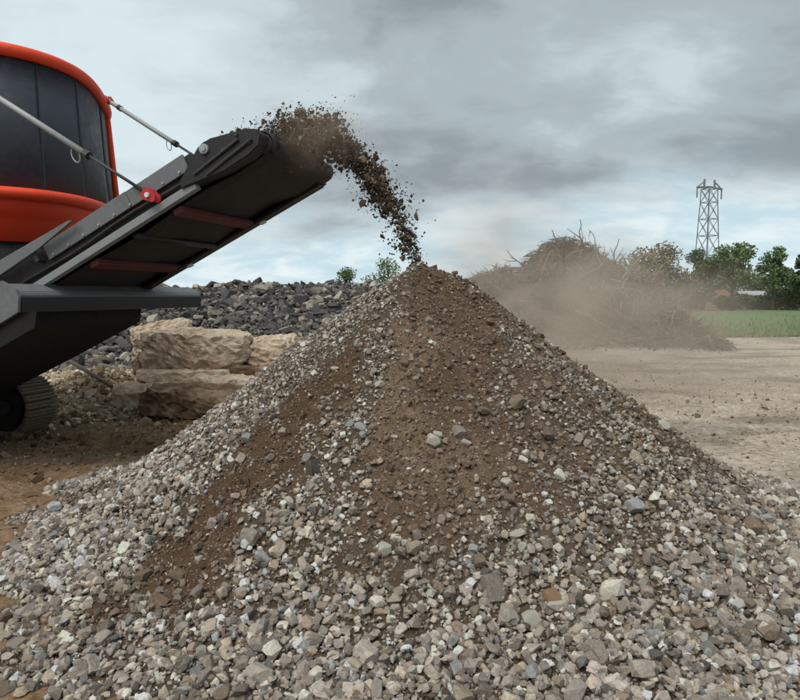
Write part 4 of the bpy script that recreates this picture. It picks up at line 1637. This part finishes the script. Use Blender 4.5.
def house(x, y, w, d, eave, ridge, wall, roof, label, nwin):
    e = empty('house', (x, y, 0))
    tag(e, label, 'house', 'houses between the trees')
    bm = bmesh.new()
    add_box(bm, -w / 2, w / 2, -d / 2, d / 2, -0.1, eave)
    bm_obj('wall', bm, M[wall], e)
    bm = bmesh.new()
    add_prism(bm, [(-d / 2 - 0.3, eave - 0.08), (0, ridge), (d / 2 + 0.3, eave - 0.08), (d / 2 + 0.3, eave + 0.1), (0, ridge + 0.18), (-d / 2 - 0.3, eave + 0.1)], -w / 2 - 0.3, w / 2 + 0.3,
              lambda a_, b_, c_: Vector((b_, a_, c_)))
    bm_obj('roof', bm, M[roof], e)
    for i in range(nwin):
        cx_ = -w / 2 + w * (i + 0.5) / nwin
        bm = bmesh.new()
        add_box(bm, cx_ - 0.4, cx_ + 0.4, -d / 2 - 0.05, -d / 2 + 0.02, eave * 0.4, eave * 0.82)
        f_ = bm_obj('window', bm, M['glass'], e)
        bm = bmesh.new()
        add_box(bm, cx_ - 0.5, cx_ + 0.5, -d / 2 - 0.12, -d / 2 - 0.02, eave * 0.4 - 0.1, eave * 0.4)
        bm_obj('sill', bm, M['render_wall'], f_)


house(at(750, 90), 90, 3.4, 4, 1.25, 2.2, 'brickwall', 'sheet', 'small low house with a pale sheet roof between the trees', 2)
house(at(713, 88), 88, 2.6, 4, 1.3, 2.3, 'brickwall', 'roof', 'small house with a red-brown tiled roof behind the meadow', 2)

# ================================================================== PYLON
py = empty('power_pylon', (at(704.5, 205), 205, 0))
tag(py, 'grey steel lattice power pylon rising behind the trees', 'pylon')


def pw(z):
    return np.interp(z, [0, 14, 24, 30, 36], [3.2, 2.3, 1.95, 1.7, 1.6])


rot_p = Matrix.Rotation(R(22), 3, 'Z')


def pbar(a, b, r_, name):
    bm = bmesh.new()
    add_tube(bm, [rot_p @ Vector(a), rot_p @ Vector(b)], r_, 5)
    return bm


levels = [0, 7, 14, 20, 25, 30, 34]
for sx in (-1, 1):
    for sy in (-1, 1):
        bm = bmesh.new()
        add_tube(bm, [rot_p @ Vector((sx * pw(z), sy * pw(z), z)) for z in levels], 0.16, 5)
        bm_obj('leg', bm, M['pylon'], py)
for z0, z1 in zip(levels, levels[1:]):
    for ax in (0, 1):
        for s in (-1, 1):
            P = lambda q, z: ((q * pw(z), s * pw(z), z) if ax == 0 else (s * pw(z), q * pw(z), z))
            bm_obj('brace', pbar(P(-1, z0), P(1, z1), 0.09, ''), M['pylon'], py)
            bm_obj('brace', pbar(P(1, z0), P(-1, z1), 0.09, ''), M['pylon'], py)
            bm_obj('girt', pbar(P(-1, z1), P(1, z1), 0.11, ''), M['pylon'], py)
for s in (-1, 1):
    bm_obj('earth_peak', pbar((s * 2.1, 0, 34), (s * 2.0, 0, 36.8), 0.34, ''), M['pylon'], py)
    bm_obj('crossarm', pbar((0, 0, 34.6), (s * 5.0, 0, 34.2), 0.36, ''), M['pylon'], py)
    bm_obj('crossarm', pbar((s * 2.0, 0, 36.2), (s * 5.0, 0, 34.2), 0.2, ''), M['pylon'], py)
    bm_obj('insulator', pbar((s * 4.9, 0, 34.1), (s * 4.9, 0, 31.2), 0.22, ''), M['pylon'], py)
bm_obj('insulator', pbar((0, 0, 34.5), (0, 0, 31.6), 0.13, ''), M['pylon'], py)


# ================================================================== DUST
def dust(name, loc, size, rz, dens, label, nscale=1.2, col_=(0.72, 0.63, 0.54), lo=0.38, hi=0.72, floor_=0.12, power=1.4):
    bm = bmesh.new()
    bmesh.ops.create_icosphere(bm, subdivisions=3, radius=1.0)
    mat = bpy.data.materials.new(name)
    mat.use_nodes = True
    nt = mat.node_tree
    nt.nodes.remove(nt.nodes['Principled BSDF'])
    N, L = nt.nodes.new, nt.links.new
    pv = N('ShaderNodeVolumePrincipled')
    pv.inputs['Color'].default_value = (*col_, 1)
    pv.inputs['Anisotropy'].default_value = 0.15
    tc = N('ShaderNodeTexCoord')
    ln_ = N('ShaderNodeVectorMath')
    ln_.operation = 'LENGTH'
    L(tc.outputs['Object'], ln_.inputs[0])
    mr = N('ShaderNodeMapRange')
    mr.interpolation_type = 'SMOOTHSTEP'
    mr.inputs['From Min'].default_value = 1.0
    mr.inputs['From Max'].default_value = 0.1
    L(ln_.outputs['Value'], mr.inputs['Value'])
    pw_ = N('ShaderNodeMath')
    pw_.operation = 'POWER'
    pw_.inputs[1].default_value = power
    L(mr.outputs[0], pw_.inputs[0])
    no = N('ShaderNodeTexNoise')
    no.inputs['Scale'].default_value = nscale
    no.inputs['Detail'].default_value = 4
    no.inputs['Distortion'].default_value = 0.6
    L(tc.outputs['Object'], no.inputs['Vector'])
    mr2 = N('ShaderNodeMapRange')
    mr2.inputs['From Min'].default_value = lo
    mr2.inputs['From Max'].default_value = hi
    mr2.inputs['To Min'].default_value = floor_
    mr2.inputs['To Max'].default_value = 1.0
    L(no.outputs[0], mr2.inputs['Value'])
    mu = N('ShaderNodeMath')
    mu.operation = 'MULTIPLY'
    L(pw_.outputs[0], mu.inputs[0])
    L(mr2.outputs[0], mu.inputs[1])
    mu2 = N('ShaderNodeMath')
    mu2.operation = 'MULTIPLY'
    L(mu.outputs[0], mu2.inputs[0])
    mu2.inputs[1].default_value = dens
    L(mu2.outputs[0], pv.inputs['Density'])
    L(pv.outputs[0], nt.nodes['Material Output'].inputs['Volume'])
    o = bm_obj(name, bm, mat)
    o.location = loc
    o.scale = size
    o.rotation_euler = (0, 0, rz)
    tag(o, label, None, None, 'stuff')
    return o


dust('dust_cloud', (3.2, 13.2, 1.15), (4.3, 6.2, 2.6), R(-12), 0.42, 'beige dust drifting low behind the pile in front of the brush heap', 2.6, (0.70, 0.605, 0.505), 0.44, 0.60, 0.12, 1.1)
dust('ground_dust', (6.6, 13.2, 0.4), (6.3, 7.2, 1.4), 0, 0.20, 'faint beige dust drifting over the open ground', 1.7)
dust('dust_plume', (0.85, 6.3, 2.25), (1.0, 1.2, 1.05), 0, 0.85, 'thin brown dust hanging beside the falling soil', 2.0)
dust('dust_puff', (-0.66, 5.55, 2.98), (0.62, 0.5, 0.36), 0, 4.2, 'brown dust boiling off the soil at the conveyor head', 2.2, (0.56, 0.46, 0.37))
